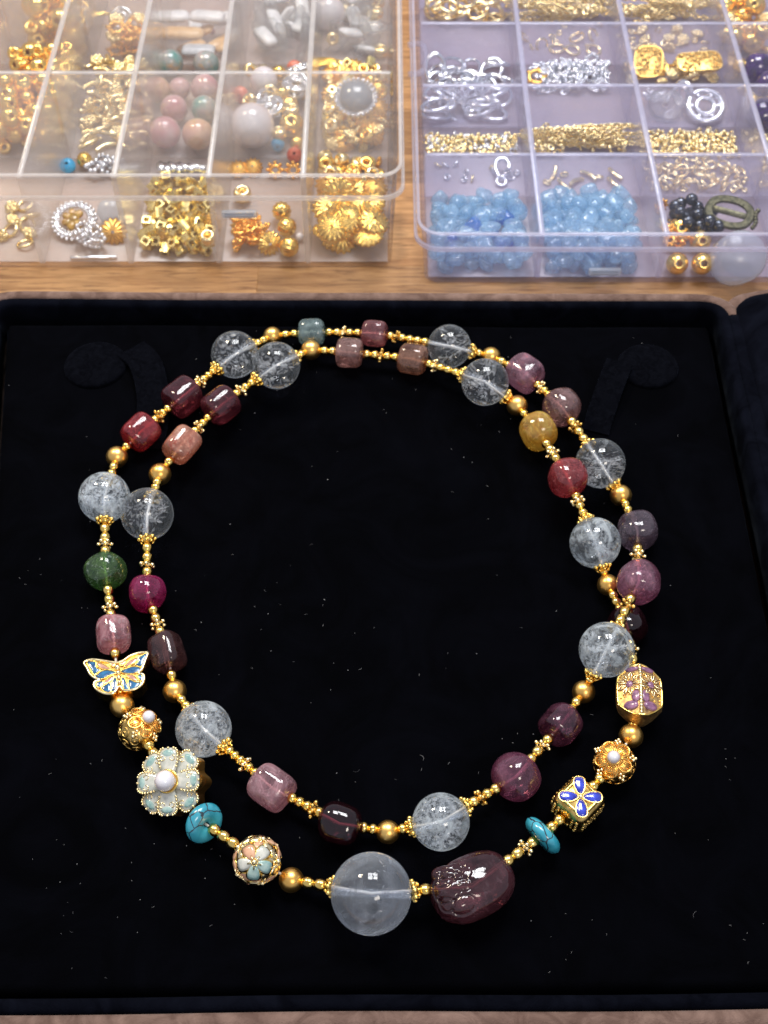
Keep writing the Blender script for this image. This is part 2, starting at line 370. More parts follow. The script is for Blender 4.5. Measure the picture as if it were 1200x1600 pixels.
PLA_BL = clearmat('lid_plastic_lavender', (.97, .97, .99), (.02, .05), 0, .12, (.82, .80, .95), 40)
PLA_WF = clearmat('floor_plastic_warm', (.97, .96, .95), (.36, .44), 0, .3, (.90, .85, .84), 60)
PLA_BF = clearmat('floor_plastic_lavender', (.93, .92, .97), (.38, .46), 0, .3, (.80, .76, .86), 60)
PLA_WR = clearmat('plastic_rim_warm', (.97, .97, .97), (.34, .44), 0, .15, (.96, .94, .93), 120)
PLA_BR = clearmat('plastic_rim_lavender', (.95, .95, .99), (.34, .44), 0, .15, (.86, .86, .99), 120)
CHIP = clearmat('blue_chip', (.86, .95, 1.0), (.26, .60), .25, .04, (.60, .84, 1.0), 260)
CHIP_D = clearmat('deep_blue_chip', (.45, .68, .98), (.30, .5), .25, .05, (.18, .46, .90), 240)
GLASS = clearmat('glass', (.96, .97, .97), (.05, .2), .3, .04)

def velvet(name, c1, c2, sheen, tint, scale=60, fine=2500, bs=.6):
    m, nt, ns, L = nodes(name); p = ns['Principled BSDF']
    big, f1 = noise_mix(nt, c1, c2, scale, 5, .35, .7, None, .6, 1.5)
    _, f2 = noise_mix(nt, (0, 0, 0), (1, 1, 1), fine, 2)
    L.new(big, p.inputs['Base Color']); p.inputs['Roughness'].default_value = .95; p.inputs['Specular IOR Level'].default_value = .02
    mr = N(nt, 'ShaderNodeMapRange'); mr.inputs['From Min'].default_value = .3; mr.inputs['From Max'].default_value = .7
    mr.inputs['To Min'].default_value = sheen * .15; mr.inputs['To Max'].default_value = sheen * 1.7; L.new(f1, mr.inputs['Value'])
    L.new(mr.outputs[0], p.inputs['Sheen Weight']); p.inputs['Sheen Tint'].default_value = c4(tint); p.inputs['Sheen Roughness'].default_value = .35
    L.new(bump(nt, f2, bs, .25), p.inputs['Normal']); return m
BLACK = velvet('black_velvet', (.00025, .0003, .0007), (.0008, .0009, .0018), .0055, (.5, .62, 1.0), 45)
BLACK2 = velvet('black_velvet_pile', (.0010, .0012, .0026), (.003, .0036, .007), .014, (.5, .65, 1.0), 90)
BLACK3 = velvet('black_velvet_tab', (.0006, .0007, .0015), (.002, .0023, .004), .016, (.5, .6, 1.0), 400)
BROWN = velvet('brown_velvet', (.10, .062, .050), (.19, .125, .102), .25, (1.0, .85, .78), 140, 1500, .9)

def woodmat():
    m, nt, ns, L = nodes('oak'); p = ns['Principled BSDF']
    mp = N(nt, 'ShaderNodeMapping'); mp.inputs['Scale'].default_value = (.09, 1, 1)
    oi = N(nt, 'ShaderNodeObjectInfo'); sc = N(nt, 'ShaderNodeVectorMath', operation='SCALE'); sc.inputs[0].default_value = (.3, .7, .5); L.new(oi.outputs['Random'], sc.inputs['Scale'])
    L.new(ocoord(nt), mp.inputs['Vector']); L.new(sc.outputs[0], mp.inputs['Location'])
    col, f = noise_mix(nt, (.26, .115, .036), (.56, .31, .125), 330, 6, .3, .66, mp.outputs[0], .7, .8)
    c2, f2 = noise_mix(nt, (.16, .07, .025), (1, 1, 1), 900, 3, .33, .46, mp.outputs[0], .6, .3)
    mu = N(nt, 'ShaderNodeMix', data_type='RGBA', blend_type='MULTIPLY'); mu.inputs['Factor'].default_value = .55; L.new(col, mu.inputs['A']); L.new(c2, mu.inputs['B'])
    hv = N(nt, 'ShaderNodeHueSaturation'); mr = N(nt, 'ShaderNodeMapRange'); mr.inputs['To Min'].default_value = .8; mr.inputs['To Max'].default_value = 1.2
    L.new(oi.outputs['Random'], mr.inputs['Value']); L.new(mr.outputs[0], hv.inputs['Value']); L.new(mu.outputs['Result'], hv.inputs['Color'])
    L.new(hv.outputs[0], p.inputs['Base Color']); p.inputs['Roughness'].default_value = .42; L.new(bump(nt, f, .2, .15), p.inputs['Normal']); return m
WOOD = woodmat()
ENAMEL = lambda n, a, b, r=.12: plain(n, a, b, r, 700, Coat_Weight=.7, Coat_Roughness=.05)
E_BLUE = ENAMEL('blue_enamel', (.006, .035, .12), (.025, .16, .34)); E_PINK = ENAMEL('pink_enamel', (.36, .17, .12), (.52, .31, .24))
E_ROYAL = ENAMEL('royal_blue_enamel', (.008, .012, .20), (.035, .06, .52)); E_WHITE = ENAMEL('white_enamel', (.36, .38, .33), (.54, .54, .48), .2)
E_TEAL = ENAMEL('teal_enamel', (.15, .29, .28), (.34, .46, .42), .2); E_PURPLE = ENAMEL('purple_enamel', (.11, .04, .10), (.34, .16, .26), .3)
E_PEACH = ENAMEL('peach_enamel', (.44, .22, .12), (.58, .34, .21), .25)
LINT = plain('lint', (.06, .06, .07), (.34, .34, .34), .9, 90)
FROST = clearmat('frosted_glass', (.9, .92, .96), (.45, .6), 0, .25, (.72, .78, .84), 80)

# ------------------------------------------------------------------ table
ZT = -24.0
table = empty('table', (0, 250, ZT)); tag(table, kind='structure')
table['label'] = 'oak table of glued staves under the cases and the velvet box'
rnd = random.Random(4)
g = G().add(slab(-700, 700, -500, 1200, -22, -2.2, 1)); put('underside', g.mesh('table_core', WOOD), table)
stave_cache = {}
def stave(x0, x1, y0, y1):
    w_, h_ = round(x1 - x0), round(y1 - y0); key = (w_, h_)
    if key not in stave_cache:
        stave_cache[key] = G().add(slab(-w_ / 2, w_ / 2, -h_ / 2, h_ / 2, -2, 0, .12)).mesh('stave', WOOD, False)
    put('stave', stave_cache[key], table, ((x0 + x1) / 2, (y0 + y1) / 2, rnd.uniform(-.06, 0)))
for row in range(-5, 17):
    y0 = row * 42 - 20
    x = -640 + rnd.choice((0, 60, 120, 170))
    while x < 640:
        ln = rnd.choice((180, 220, 260, 320))
        if row < 0 or row > 8:
            ln = 640
        stave(x, x + ln, y0, y0 + 42); x += ln

# ------------------------------------------------------------------ jewellery box
box = empty('jewellery_box', (0, 190, ZT))
tag(box, 'open brown velvet jewellery box lined with black velvet under the necklace', 'jewellery box')
def b_(p): return Vector(p) - Vector((0, 190, ZT))
ZR = 5.0
# corners of the inner edge of the lining, taken at rim height: near left, near right, far right, far left
QN = [at(-75, 1556, ZR), at(1345, 1546, ZR), at(1122, 481, ZR), at(-6, 477, ZR)]
Q = [(p.x, p.y) for p in QN]
def qloop(off, z, r, n=8):
    """the box outline moved outward by off, corners rounded, at height z"""
    P = [Vector(p) for p in Q]; out = []
    L = []
    for i in range(4):
        a, b = P[i], P[(i + 1) % 4]; d = (b - a).normalized(); nrm = Vector((d.y, -d.x)); L.append((a + nrm * off, d))
    C = []
    for i in range(4):
        (p, d), (q, e) = L[i - 1], L[i]; den = d.x * e.y - d.y * e.x; t = ((q.x - p.x) * e.y - (q.y - p.y) * e.x) / den; C.append(p + d * t)
    for i in range(4):
        c = C[i]; u = (C[i - 1] - c).normalized(); v = (C[(i + 1) % 4] - c).normalized()
        a, b = c + u * r, c + v * r
        for k in range(n + 1):
            t = k / n; out.append(tuple((1 - t) ** 2 * a + 2 * t * (1 - t) * c + t * t * b) + (z,))
    # extra points along the sides so the rim can waver
    return out
def shift(loop, amp=.25, s=0.0):
    return [(x + amp * math.sin(y * .07 + s), y + amp * math.sin(x * .06 + s * 2), z + amp * .8 * math.sin(x * .05 + y * .04 + s)) for x, y, z in loop]
def rel(v): return [tuple(b_(p)) for p in v]
def dense(loop, k=6):
    out = []
    for i, p in enumerate(loop):
        q = loop[(i + 1) % len(loop)]; L = (Vector(q) - Vector(p)).length; m = max(1, min(24, int(L / 8)))
        for j in range(m): out.append(tuple(Vector(p).lerp(Vector(q), j / m)))
    return out
base_loop = qloop(0, 0, 4)
def rim(profile, r0):
    """sweep an (offset, height) profile round the outline with constant vertex counts"""
    ref = dense(qloop(0, 0, r0)); n = len(ref); loops = []
    ref_raw = qloop(0, 0, r0)
    counts = []
    for i, p in enumerate(ref_raw):
        q = ref_raw[(i + 1) % len(ref_raw)]; counts.append(max(1, min(24, int((Vector(q) - Vector(p)).length / 8))))
    for off, z in profile:
        raw = qloop(off, z, max(.6, r0 + off)); L = []
        for i, p in enumerate(raw):
            q = raw[(i + 1) % len(raw)]
            for j in range(counts[i]): L.append(tuple(Vector(p).lerp(Vector(q), j / counts[i])))
        loops.append(rel(shift(L, .22, 1.0)))
    return loft(loops, False, False, True)
# brown outer shell: wall and rounded lip
g = G().add(rim([(6.6, -24.5 + .6), (7.0, -10), (6.9, ZR - 2.2), (6.5, ZR - .9), (5.6, ZR - .3), (4.4, ZR - .2), (3.3, ZR - .7), (3.2, ZR - 3), (3.2, -22)], 6))
put('outer_wall', g.mesh('outer_wall', BROWN), box)
# black lining roll on the inside of the wall
g = G().add(rim([(3.15, -6), (3.15, ZR - 1.2), (2.9, ZR - .35), (2.2, ZR + .1), (1.2, ZR + .15), (.45, ZR - .3), (.1, ZR - 1.2), (0, -6)], 5))
put('rim_lining', g.mesh('rim_lining', BLACK2), box)
# black cloth carried over the hinged wall on the right and on to the lid
e0, e1 = Vector(Q[1]), Vector(Q[2]); ed = (e1 - e0).normalized(); en = Vector((ed.y, -ed.x)); Le = (e1 - e0).length; v = []; f = []; n = 60
prof = [(2.4, ZR - .2), (3.2, ZR + .25), (5.0, ZR + .3), (6.6, ZR + .15), (7.6, ZR - .8), (9.2, ZR - 1.6), (11.0, ZR - 1.2), (12.6, ZR - .6), (12.4, ZR - 2.6), (7.2, ZR - 4), (3.2, ZR - 2)]
for k in range(n + 1):
    c = e0 + ed * (-2 + (Le - 1) * k / n)
    for o_, z in prof: v.append(tuple(b_((c.x + en.x * o_, c.y + en.y * o_, z + .15 * math.sin(k * .7 + o_)))))
m = len(prof); f = [(k * m + j, k * m + (j + 1) % m, (k + 1) * m + (j + 1) % m, (k + 1) * m + j) for k in range(n) for j in range(m)] + [tuple(range(m))[::-1], tuple(n * m + j for j in range(m))]
put('hinge_cloth', G().add((v, f)).mesh('hinge_cloth', BLACK2), box)
# bottom board
g = G().add(loft([rel(qloop(3.1, -22.5, 4)), rel(qloop(3.1, -18, 4))])); put('bottom_board', g.mesh('bottom_board', BROWN), box)
# padded bed with a shallow round hollow, soft edges all round
HC = at(585, 905, 0); HR = (at(585, 600, 0) - HC).length
def bed_z(x, y, e):
    d = math.hypot(x - HC.x, (y - HC.y)) ; t = max(0, min(1, (HR + 2 - d) / 9)); t = t * t * (3 - 2 * t)
    z = -2.4 * t + .18 * math.sin(x * .09 + 1) * math.sin(y * .08)
    k = max(0.0, min(1.0, e / 1.6)); z -= 2.6 * (1 - math.sqrt(max(0, 1 - (1 - k) ** 2)))
    return z
inner = [Vector(p[:2]) for p in [(q[0], q[1]) for q in Q]]
cx_ = sum((p for p in inner), Vector((0, 0))) / 4
inner = [p + (cx_ - p).normalized() * 2.2 for p in inner]
nx, ny = 110, 110; v = []; f = []
fr = lambda i, n: (lambda t: t)(.5 - .5 * math.cos(math.pi * i / n)) * .35 + .65 * i / n
for j in range(ny + 1):
    for i in range(nx + 1):
        a, b = fr(i, nx), fr(j, ny)
        p = (inner[0] * (1 - a) + inner[1] * a) * (1 - b) + (inner[3] * (1 - a) + inner[2] * a) * b
        W = (inner[1] - inner[0]).length; H = (inner[3] - inner[0]).length
        e = min(a * W, (1 - a) * W, b * H, (1 - b) * H)
        v.append(tuple(b_((p.x, p.y, bed_z(p.x, p.y, e)))))
for j in range(ny):
    for i in range(nx):
        k = j * (nx + 1) + i; f.append((k, k + 1, k + nx + 2, k + nx + 1))
edge = [i for i in range(nx + 1)] + [j * (nx + 1) + nx for j in range(1, ny + 1)] + [ny * (nx + 1) + i for i in range(nx - 1, -1, -1)] + [j * (nx + 1) for j in range(ny - 1, 0, -1)]
low = len(v); v += [(v[i][0], v[i][1], b_((0, 0, -8)).z) for i in edge]; m_ = len(edge)
f += [(edge[(i + 1) % m_], edge[i], low + i, low + (i + 1) % m_) for i in range(m_)]; f.append(tuple(low + i for i in range(m_))[::-1])
g = G().add((v, f)); put('bed_cushion', g.mesh('bed_cushion', BLACK), box)
# two round pads and the two strap loops beside them
def pad(px, py, rpx):
    c = at(px, py, 0); r = rpx * depth(c) / FPX
    g = G().add(lathe([(r, -.6), (r, .5), (r - .25, .95), (r - .9, 1.2), (r * .5, 1.3), (0, 1.3)], 40))
    return put('round_pad', g.mesh('round_pad', BLACK3), box, b_(c))
pad(150, 572, 49); pad(1012, 574, 47)
def strap(pts, wpx, zs, rot=0):
    """a fabric tab that bends up from the bed; pts along its middle in the picture, heights zs"""
    P = smooth_path([at(x, y, z) for (x, y), z in zip(pts, zs)], 6); n = len(P); v = []; f = []
    for i, p in enumerate(P):
        t = (P[min(i + 1, n - 1)] - P[max(i - 1, 0)]).normalized(); s = t.cross(Vector((0, 0, 1))).normalized(); w_ = wpx * depth(p) / FPX / 2; u = s.cross(t)
        for a, b in ((-w_, 0), (-w_ * .97, .45), (w_ * .97, .45), (w_, 0), (w_ * .97, -.45), (-w_ * .97, -.45)): v.append(tuple(b_(p + s * a + u * b)))
    for i in range(n - 1):
        for j in range(6): f.append((i * 6 + j, i * 6 + (j + 1) % 6, (i + 1) * 6 + (j + 1) % 6, (i + 1) * 6 + j))
    f += [tuple(range(6))[::-1], tuple((n - 1) * 6 + j for j in range(6))]
    g = G().add((v, f)); return put('strap', g.mesh('strap', BLACK3, True, 35), box)
strap([(205, 546), (226, 566), (238, 610), (238, 660), (230, 700)], 50, [1.2, 2.2, 2.4, 1.6, .2])
strap([(968, 566), (955, 600), (941, 640), (930, 676)], 42, [2.4, 2.2, 1.4, .2])
# lid laid open to the right, hinged beside the wall
a0, a1 = at(1128, 473, ZR - 2), at(1386, 1500, ZR - 2)
lx = (a1 - a0); lx.z = 0; ydir = (-lx).normalized(); xdir = Vector((ydir.y, -ydir.x, 0)); Llid = lx.length
tilt = Matrix.Rotation(-math.radians(14), 4, ydir)
Ml = T(*b_(a1)) @ Matrix((xdir, ydir, Vector((0, 0, 1)))).transposed().to_4x4() @ R('Y', -13)
def roundslab(x0, x1, y0, y1, zs_in, r):
    return loft([[(x, y, z) for x, y in rrect(x0 + i, x1 - i, y0 + i, y1 - i, r, 6)] for z, i in zs_in])
g = G().add(roundslab(0, 170, 0, Llid + 3, [(-17, 1), (-16, .2), (-1.4, 0), (-.4, .5), (0, 1.6)], 6), Ml); put('lid_shell', g.mesh('lid_shell', BROWN), box)
g = G().add(roundslab(2.6, 167, 3.5, Llid - .5, [(-2, 0), (.6, .0), (1.8, .6), (2.5, 2.2), (2.8, 6), (3, 14)], 6), Ml); put('lid_cushion', g.mesh('lid_cushion', BLACK2), box)

# lint caught in the black pile
rnd = random.Random(12); g = G()
clumps = [(rnd.uniform(30, 1170), rnd.uniform(530, 1530)) for _ in range(33)]
for k in range(190):
    px, py = rnd.uniform(10, 1190), rnd.uniform(515, 1545)
    if k % 5 > 1: px, py = clumps[k % len(clumps)]; px, py = min(1192, max(8, rnd.gauss(px, 20))), min(1545, max(512, rnd.gauss(py, 22)))
    p = at(px, py, 0)
    dq = min(math.hypot(p.x - HC.x, p.y - HC.y), 400); z = bed_z(p.x, p.y, 50) + .08
    ln = rnd.choice((.16, .2, .22, .3, .3, .4, .5, .7 if rnd.random() < .8 else 1.5)); a = rnd.uniform(0, 6.3)
    cv = rnd.uniform(-1.2, 1.2); pts = []
    for s in range(4):
        pts.append((p.x + math.cos(a) * ln * s / 3, p.y + math.sin(a) * ln * s / 3, z + .12 * math.sin(s))); a += cv * .4
    g.add(tube(pts, rnd.choice((.028, .035, .045, .075)) if ln < .5 else .022, False, 4))
lint = put('lint', g.mesh('lint', LINT)); tag(lint, kind='stuff'); lint['label'] = 'specks of pale lint and fibre on the black velvet'

# ------------------------------------------------------------------ the necklace
ST = {
 'pink': gem('dusty_pink_stone', (.34, .13, .16), (.52, .27, .29), (.62, .42, .42), lite=1.25),
 'green': gem('green_stone', (.02, .06, .03), (.10, .18, .06), (.34, .42, .36), lite=.95),
 'red': gem('red_stone', (.17, .016, .022), (.30, .045, .05), (.10, .02, .03), lite=1.25),
 'burg': gem('burgundy_stone', (.070, .016, .026), (.15, .04, .05), (.05, .012, .02)),
 'teal': gem('grey_teal_stone', (.10, .15, .16), (.22, .28, .28), (.08, .11, .12), lite=1.1),
 'rose': gem('rose_stone', (.22, .085, .10), (.34, .17, .17), (.16, .05, .07), lite=1.15),
 'lilac': gem('lilac_pink_stone', (.19, .11, .15), (.34, .20, .25), (.42, .15, .18), lite=1.1),
 'mauve': gem('brown_mauve_stone', (.15, .085, .085), (.28, .17, .17), (.20, .13, .08)),
 'smoke': gem('smoky_purple_stone', (.065, .05, .07), (.15, .115, .14), (.05, .04, .06)),
 'ameth': gem('violet_pink_stone', (.17, .08, .125), (.30, .15, .21), (.40, .20, .25), lite=1.05),
 'plum': gem('plum_stone', (.13, .04, .085), (.23, .095, .14), (.10, .03, .06)),
 'dplum': gem('dark_plum_stone', (.055, .016, .034), (.13, .05, .08), (.18, .07, .10)),
 'garnet': gem('dark_garnet', (.022, .006, .010), (.050, .014, .020), None, .05, lite=0.75),
 'dusty': gem('pale_mauve_stone', (.30, .17, .20), (.46, .28, .31), (.56, .38, .40), lite=1.15),
 'brown': gem('dark_brown_stone', (.052, .024, .026), (.11, .055, .055), (.04, .016, .02), lite=0.85),
 'ruby': gem('magenta_stone', (.15, .010, .055), (.30, .035, .12), (.10, .006, .03), lite=1.15),
 'salmon': gem('salmon_stone', (.42, .12, .085), (.58, .26, .19), (.50, .30, .24), lite=1.35),
 'brownm': gem('grey_brown_stone', (.20, .115, .105), (.34, .215, .195), (.15, .08, .08), lite=1.1),
 'tan': gem('tan_brown_stone', (.17, .09, .065), (.31, .18, .13), (.13, .07, .05), lite=1.15),
 'yellow': gem('yellow_stone', (.46, .21, .035), (.64, .36, .09), (.36, .14, .02), lite=1.25),
 'rred': gem('clear_red_stone', (.19, .026, .034), (.31, .07, .075), (.40, .17, .17), lite=1.1),
 'carved': gem('carved_plum_stone', (.075, .020, .030), (.17, .065, .080), (.20, .12, .14), scale=150, lite=.52, clear=.8),
 'turq': stone('turquoise', (.03, .38, .52), (.09, .56, .70), None, .22, 200, 0, ((.02, .035, .045), 210, .016), .3, (1, 1, 1), 0),
}
neck = empty('necklace', at(590, 930, 0))
tag(neck, 'long double looped necklace of clear crystal, coloured stone and gold beads', 'necklace')
NO = neck.location / S

# (kind, px, py, half width px, half length px (along the string), material, label, connector list to the next bead)
B = [
 ('butterfly', 183, 1052, 46, 26, None, 'flat gold butterfly bead with blue and pink enamel wings', 's'),
 ('stone', 177, 991, 30, 28, 'pink', 'squarish dusty pink stone bead above the butterfly', 'sdss'),
 ('stone', 165, 892, 31, 29, 'green', 'round mossy green stone bead', 'sdssc'),
 ('quartz', 163, 777, 40, 40, 'f', None, 'cs'),
 ('gold', 183, 714, 17, 17, None, None, 'ss'),
 ('stone', 220, 675, 28, 27, 'red', 'deep red barrel stone bead', 'sdss'),
 ('stone', 285, 620, 29, 28, 'burg', 'dark burgundy barrel stone bead in the outer strand', 'sdsssc'),
 ('quartz', 367, 554, 37, 37, 'c', None, 'cs'),
 ('gold', 426, 525, 14.5, 14.5, None, None, 'ss'),
 ('stone', 487, 519, 23, 22, 'teal', 'grey teal cube shaped stone bead', 'ssdss'),
 ('stone', 585, 521, 23, 21, 'rose', 'dark rose cube shaped stone bead at the far end', 'sdssss'),
 ('quartz', 702, 541, 34, 34, 'c', None, 'cs'),
 ('gold', 767, 557, 15, 15, None, None, 's'),
 ('stone', 820, 583, 28, 27, 'lilac', 'lilac and pink barrel stone bead', 'sdss'),
 ('stone', 878, 636, 29, 28, 'mauve', 'round brown mauve stone bead', 'sdssc'),
 ('quartz', 938, 724, 39, 39, 'c2', None, 'c'),
 ('gold', 970, 774, 17, 17, None, None, 'ss'),
 ('stone', 996, 829, 31, 30, 'smoke', 'round smoky purple stone bead', 'sds'),
 ('stone', 998, 909, 34, 32, 'ameth', 'large rounded violet pink stone bead at the crossing', 'sdssc'),
 ('quartz', 948, 1015, 43.5, 43.5, 'f', None, 'cs'),
 ('gold', 912, 1081, 18, 18, None, None, 'ss'),
 ('stone', 876, 1132, 31, 29, 'dplum', 'very dark plum squarish stone bead', 'sdss'),
 ('stone', 806, 1214, 37, 34, 'plum', 'round plum stone bead', 'ssdsc'),
 ('quartz', 689, 1284, 45, 45, 'f', None, 'cs'),
 ('gold', 606, 1300, 18.5, 18.5, None, None, 'ss'),
 ('stone', 531, 1287, 33, 33, 'garnet', 'glossy almost black garnet bead', 'sdsss'),
 ('stone', 425, 1231, 36, 33, 'dusty', 'pale mauve squarish stone bead', 'ssdsssc'),
 ('quartz', 318, 1139, 44, 44, 'f', None, 'cs'),
 ('gold', 273, 1080, 18.5, 18.5, None, None, 'ss'),
 ('stone', 261, 1019, 27, 33, 'brown', 'dark brown barrel stone bead', 'sdss'),
 ('stone', 230, 926, 30, 28, 'ruby', 'lopsided magenta stone bead', 'sdssc'),
 ('quartz', 230, 803, 41, 41, 'c', None, 'cs'),
 ('gold', 250, 741, 17.5, 17.5, None, None, 'ss'),
 ('stone', 284, 695, 27, 28, 'salmon', 'salmon pink barrel stone bead', 'sdss'),
 ('stone', 345, 633, 28, 27, 'burg', 'dark burgundy barrel stone bead in the inner strand', 'sdssc'),
 ('quartz', 432, 571, 37, 37, 'c', None, 'cs'),
 ('gold', 486, 547, 15.5, 15.5, None, None, 'ss'),
 ('stone', 546, 551, 24, 22, 'brownm', 'grey brown cube shaped stone bead', 'ssdss'),
 ('stone', 645, 561, 25, 23, 'tan', 'tan brown cube shaped stone bead', 'sdsssc'),
 ('quartz', 758, 597, 37, 37, 'c', None, 'cs'),
 ('gold', 808, 634, 16.5, 16.5, None, None, 's'),
 ('stone', 841, 674, 30, 28, 'yellow', 'round honey yellow stone bead', 'sdss'),
 ('stone', 887, 746, 30, 29, 'rred', 'round clear red stone bead', 'sdssc'),
 ('quartz', 930, 848, 40, 40, 'f', None, 'cs'),
 ('gold', 950, 914, 17, 17, None, None, 'ss'),
 ('stone', 980, 977, 31, 29, 'garnet', 'glossy dark garnet bead beneath the crossing strand', 'sdss'),
 ('lantern', 998, 1088, 36, 40, None, 'faceted gold lantern bead with purple enamel and wire flowers', 's'),
 ('gold', 986, 1150, 19, 19, None, None, ''),
 ('pearlflower', 960, 1192, 33, 30, None, 'orange gold filigree flower bead with a pearl facing up', 's'),
 ('cube', 902, 1257, 34, 33, None, 'square gold bead with a four petalled blue enamel flower', 's'),
 ('rondelle', 848, 1305, 35, 12, 'turq', 'veined turquoise disc bead beside the square gold bead', 'sdss'),
 ('carved', 738, 1386, 49, 68, 'carved', 'large carved dark plum stone bead', 'ssc'),
 ('quartz', 580, 1396, 63.5, 63.5, 'big', 'largest clear crystal ball bead', 'css'),
 ('gold', 455, 1375, 19.5, 19.5, None, None, ''),
 ('openball', 402, 1344, 43, 42, None, 'openwork gold ball bead of enamel flowers', 'sss'),
 ('rondelle', 319, 1286, 33, 12, 'turq', 'veined turquoise disc bead beside the white flower bead', 's'),
 ('flower', 268, 1222, 48, 40, None, 'white and teal enamel flower bead with a pearl centre', 's'),
 ('pearlflower', 217, 1141, 32, 28, None, 'orange gold filigree flower bead with a pearl facing sideways', ''),
 ('gold', 191, 1103, 19, 19, None, None, 's'),
]
LIFT = {(998, 909): 2.0, (948, 1015): 4.0, (980, 977): -.4, (230, 803): .6, (432, 571): .6, (887, 746): 1.0, (546, 551): .6, (758, 597): .3}
beads = []
for k, px, py, hw, hl, m, lab, conn in B:
    z = 5.0
    for _ in range(4):
        p = at(px, py, z); sc = depth(p) / FPX; z = (hw * sc if k not in ('butterfly', 'lantern', 'cube') else {'butterfly': 3.6, 'lantern': 5.0, 'cube': hw * sc * .93}[k]) + LIFT.get((px, py), 0)
        d = math.hypot(p.x - HC.x, p.y - HC.y)
        if d < HR: z += max(-2.4, bed_z(p.x, p.y, 50)) * .8
    beads.append(dict(k=k, p=at(px, py, z), r=hw * sc, h=hl * sc, m=m, lab=lab, conn=conn, px=px, py=py, z=z))
nb = len(beads)
for _ in range(14):                                     # push overlapping beads apart: the nearer one rides up on the other
    for i in range(nb):
        for j in range(i + 1, nb):
            a, b = beads[i], beads[j]
            if 'butterfly' in (a['k'], b['k']): continue
            ra, rb = a['r'] if a['k'] != 'rondelle' else a['h'], b['r'] if b['k'] != 'rondelle' else b['h']
            if (a['p'] - b['p']).length < (ra + rb) * .985 - .15:
                n = a if (a['py'] > b['py']) else b
                if (a['px'], a['py']) == (980, 977) or (b['px'], b['py']) == (980, 977): n = a if (b['px'], b['py']) == (980, 977) else b
                if n['k'] in ('flower', 'openball', 'pearlflower', 'lantern') or abs(i - j) in (1, nb - 1): continue
                if n['z'] < n['r'] + 7: n['z'] += .35; n['p'] = at(n['px'], n['py'], n['z'])

def pt(name, me, p, Rm, parent=neck, scale=None): return put(name, me, parent, (p - NO) if parent is neck else p, Rm, scale)
sph_hi = G().add(sphere(1.0, 40, 24)); rq = random.Random(3)

SEED = G().add(lathe([(0.55, -1.18), (1.0, -1.0), (1.32, -.5), (1.42, 0), (1.32, .5), (1.0, 1.0), (.55, 1.18)], 18)).mesh('seed_bead', GOLD)
def daisy_mesh(m, n=6, Rr=1.75, r=.62, core=1.25, h=.7):
    g = G().add(lathe([(.5, -h * .8), (core * .9, -h * .7), (core, 0), (core * .9, h * .7), (.5, h * .8)], 14))
    for k in range(n):
        a = 2 * math.pi * k / n; g.add(sphere(r, 9, 6), T(Rr * math.cos(a), Rr * math.sin(a), 0) @ SC(1, 1, .9))
    return g.mesh('daisy_spacer', m)
DAISY = daisy_mesh(GOLD_P); DAISY2 = daisy_mesh(GOLD_A)
def cap_mesh():
    g = G().add(lathe([(.5, -.9), (1.2, -.8), (1.7, -.2), (2.0, .4), (1.9, .7), (1.3, .5), (.5, .3)], 18))
    for k in range(8):
        a = 2 * math.pi * k / 8; g.add(sphere(.62, 9, 6), T(1.95 * math.cos(a), 1.95 * math.sin(a), .35))
    for k in range(7):
        a = 2 * math.pi * (k + .5) / 7; g.add(sphere(.42, 7, 5), T(1.45 * math.cos(a), 1.45 * math.sin(a), -.55))
    return g.mesh('bead_cap', GOLD)
CAP = cap_mesh()
GB = G().add(lathe([(.16, -.99)] + [(math.sin(t), -math.cos(t)) for t in [math.pi * k / 18 for k in range(1, 18)]] + [(.16, .99)], 32)).mesh('gold_bead', GOLD_M)

def dirs(i):
    a, b, c = beads[i - 1]['p'], beads[i]['p'], beads[(i + 1) % nb]['p']
    return ((b - a).normalized() + (c - b).normalized()).normalized()

# inclusions: crack planes broken into small bright flakes
def flakes(seed, n, amount):
    r = random.Random(seed); g = G()
    planes = []
    for _ in range(r.choice((2, 3, 4))):
        nn = Vector((r.gauss(0, 1), r.gauss(0, 1), r.gauss(0, 1))).normalized(); planes.append((nn, r.uniform(-.5, .5), r.uniform(.3, 1.1)))
    for _ in range(n):
        nn, off, cv = r.choice(planes); fr_ = frame(nn); a = r.uniform(0, 6.3); q = math.sqrt(r.random()) * .85
        l = Vector((q * math.cos(a), q * math.sin(a), off + cv * .35 * (q * q - .4) + r.gauss(0, .035)))
        p = fr_.to_3x3() @ l
        if p.length > .93: continue
        s = r.uniform(.02, .085) * amount; fm = fr_.to_3x3() @ Vector((0, 0, 1))
        nrm = (fm + Vector((r.gauss(0, .3), r.gauss(0, .3), r.gauss(0, .3)))).normalized(); F = frame(nrm)
        M = T(*p) @ F @ R('Z', r.uniform(0, 360))
        k = r.randint(4, 6); pts = [(s * r.uniform(.6, 1.9) * math.cos(6.283 * i / k), s * r.uniform(.25, .7) * math.sin(6.283 * i / k), r.uniform(-.15, .15) * s) for i in range(k)]
        g.add((pts, [tuple(range(k))]), M)
    return g
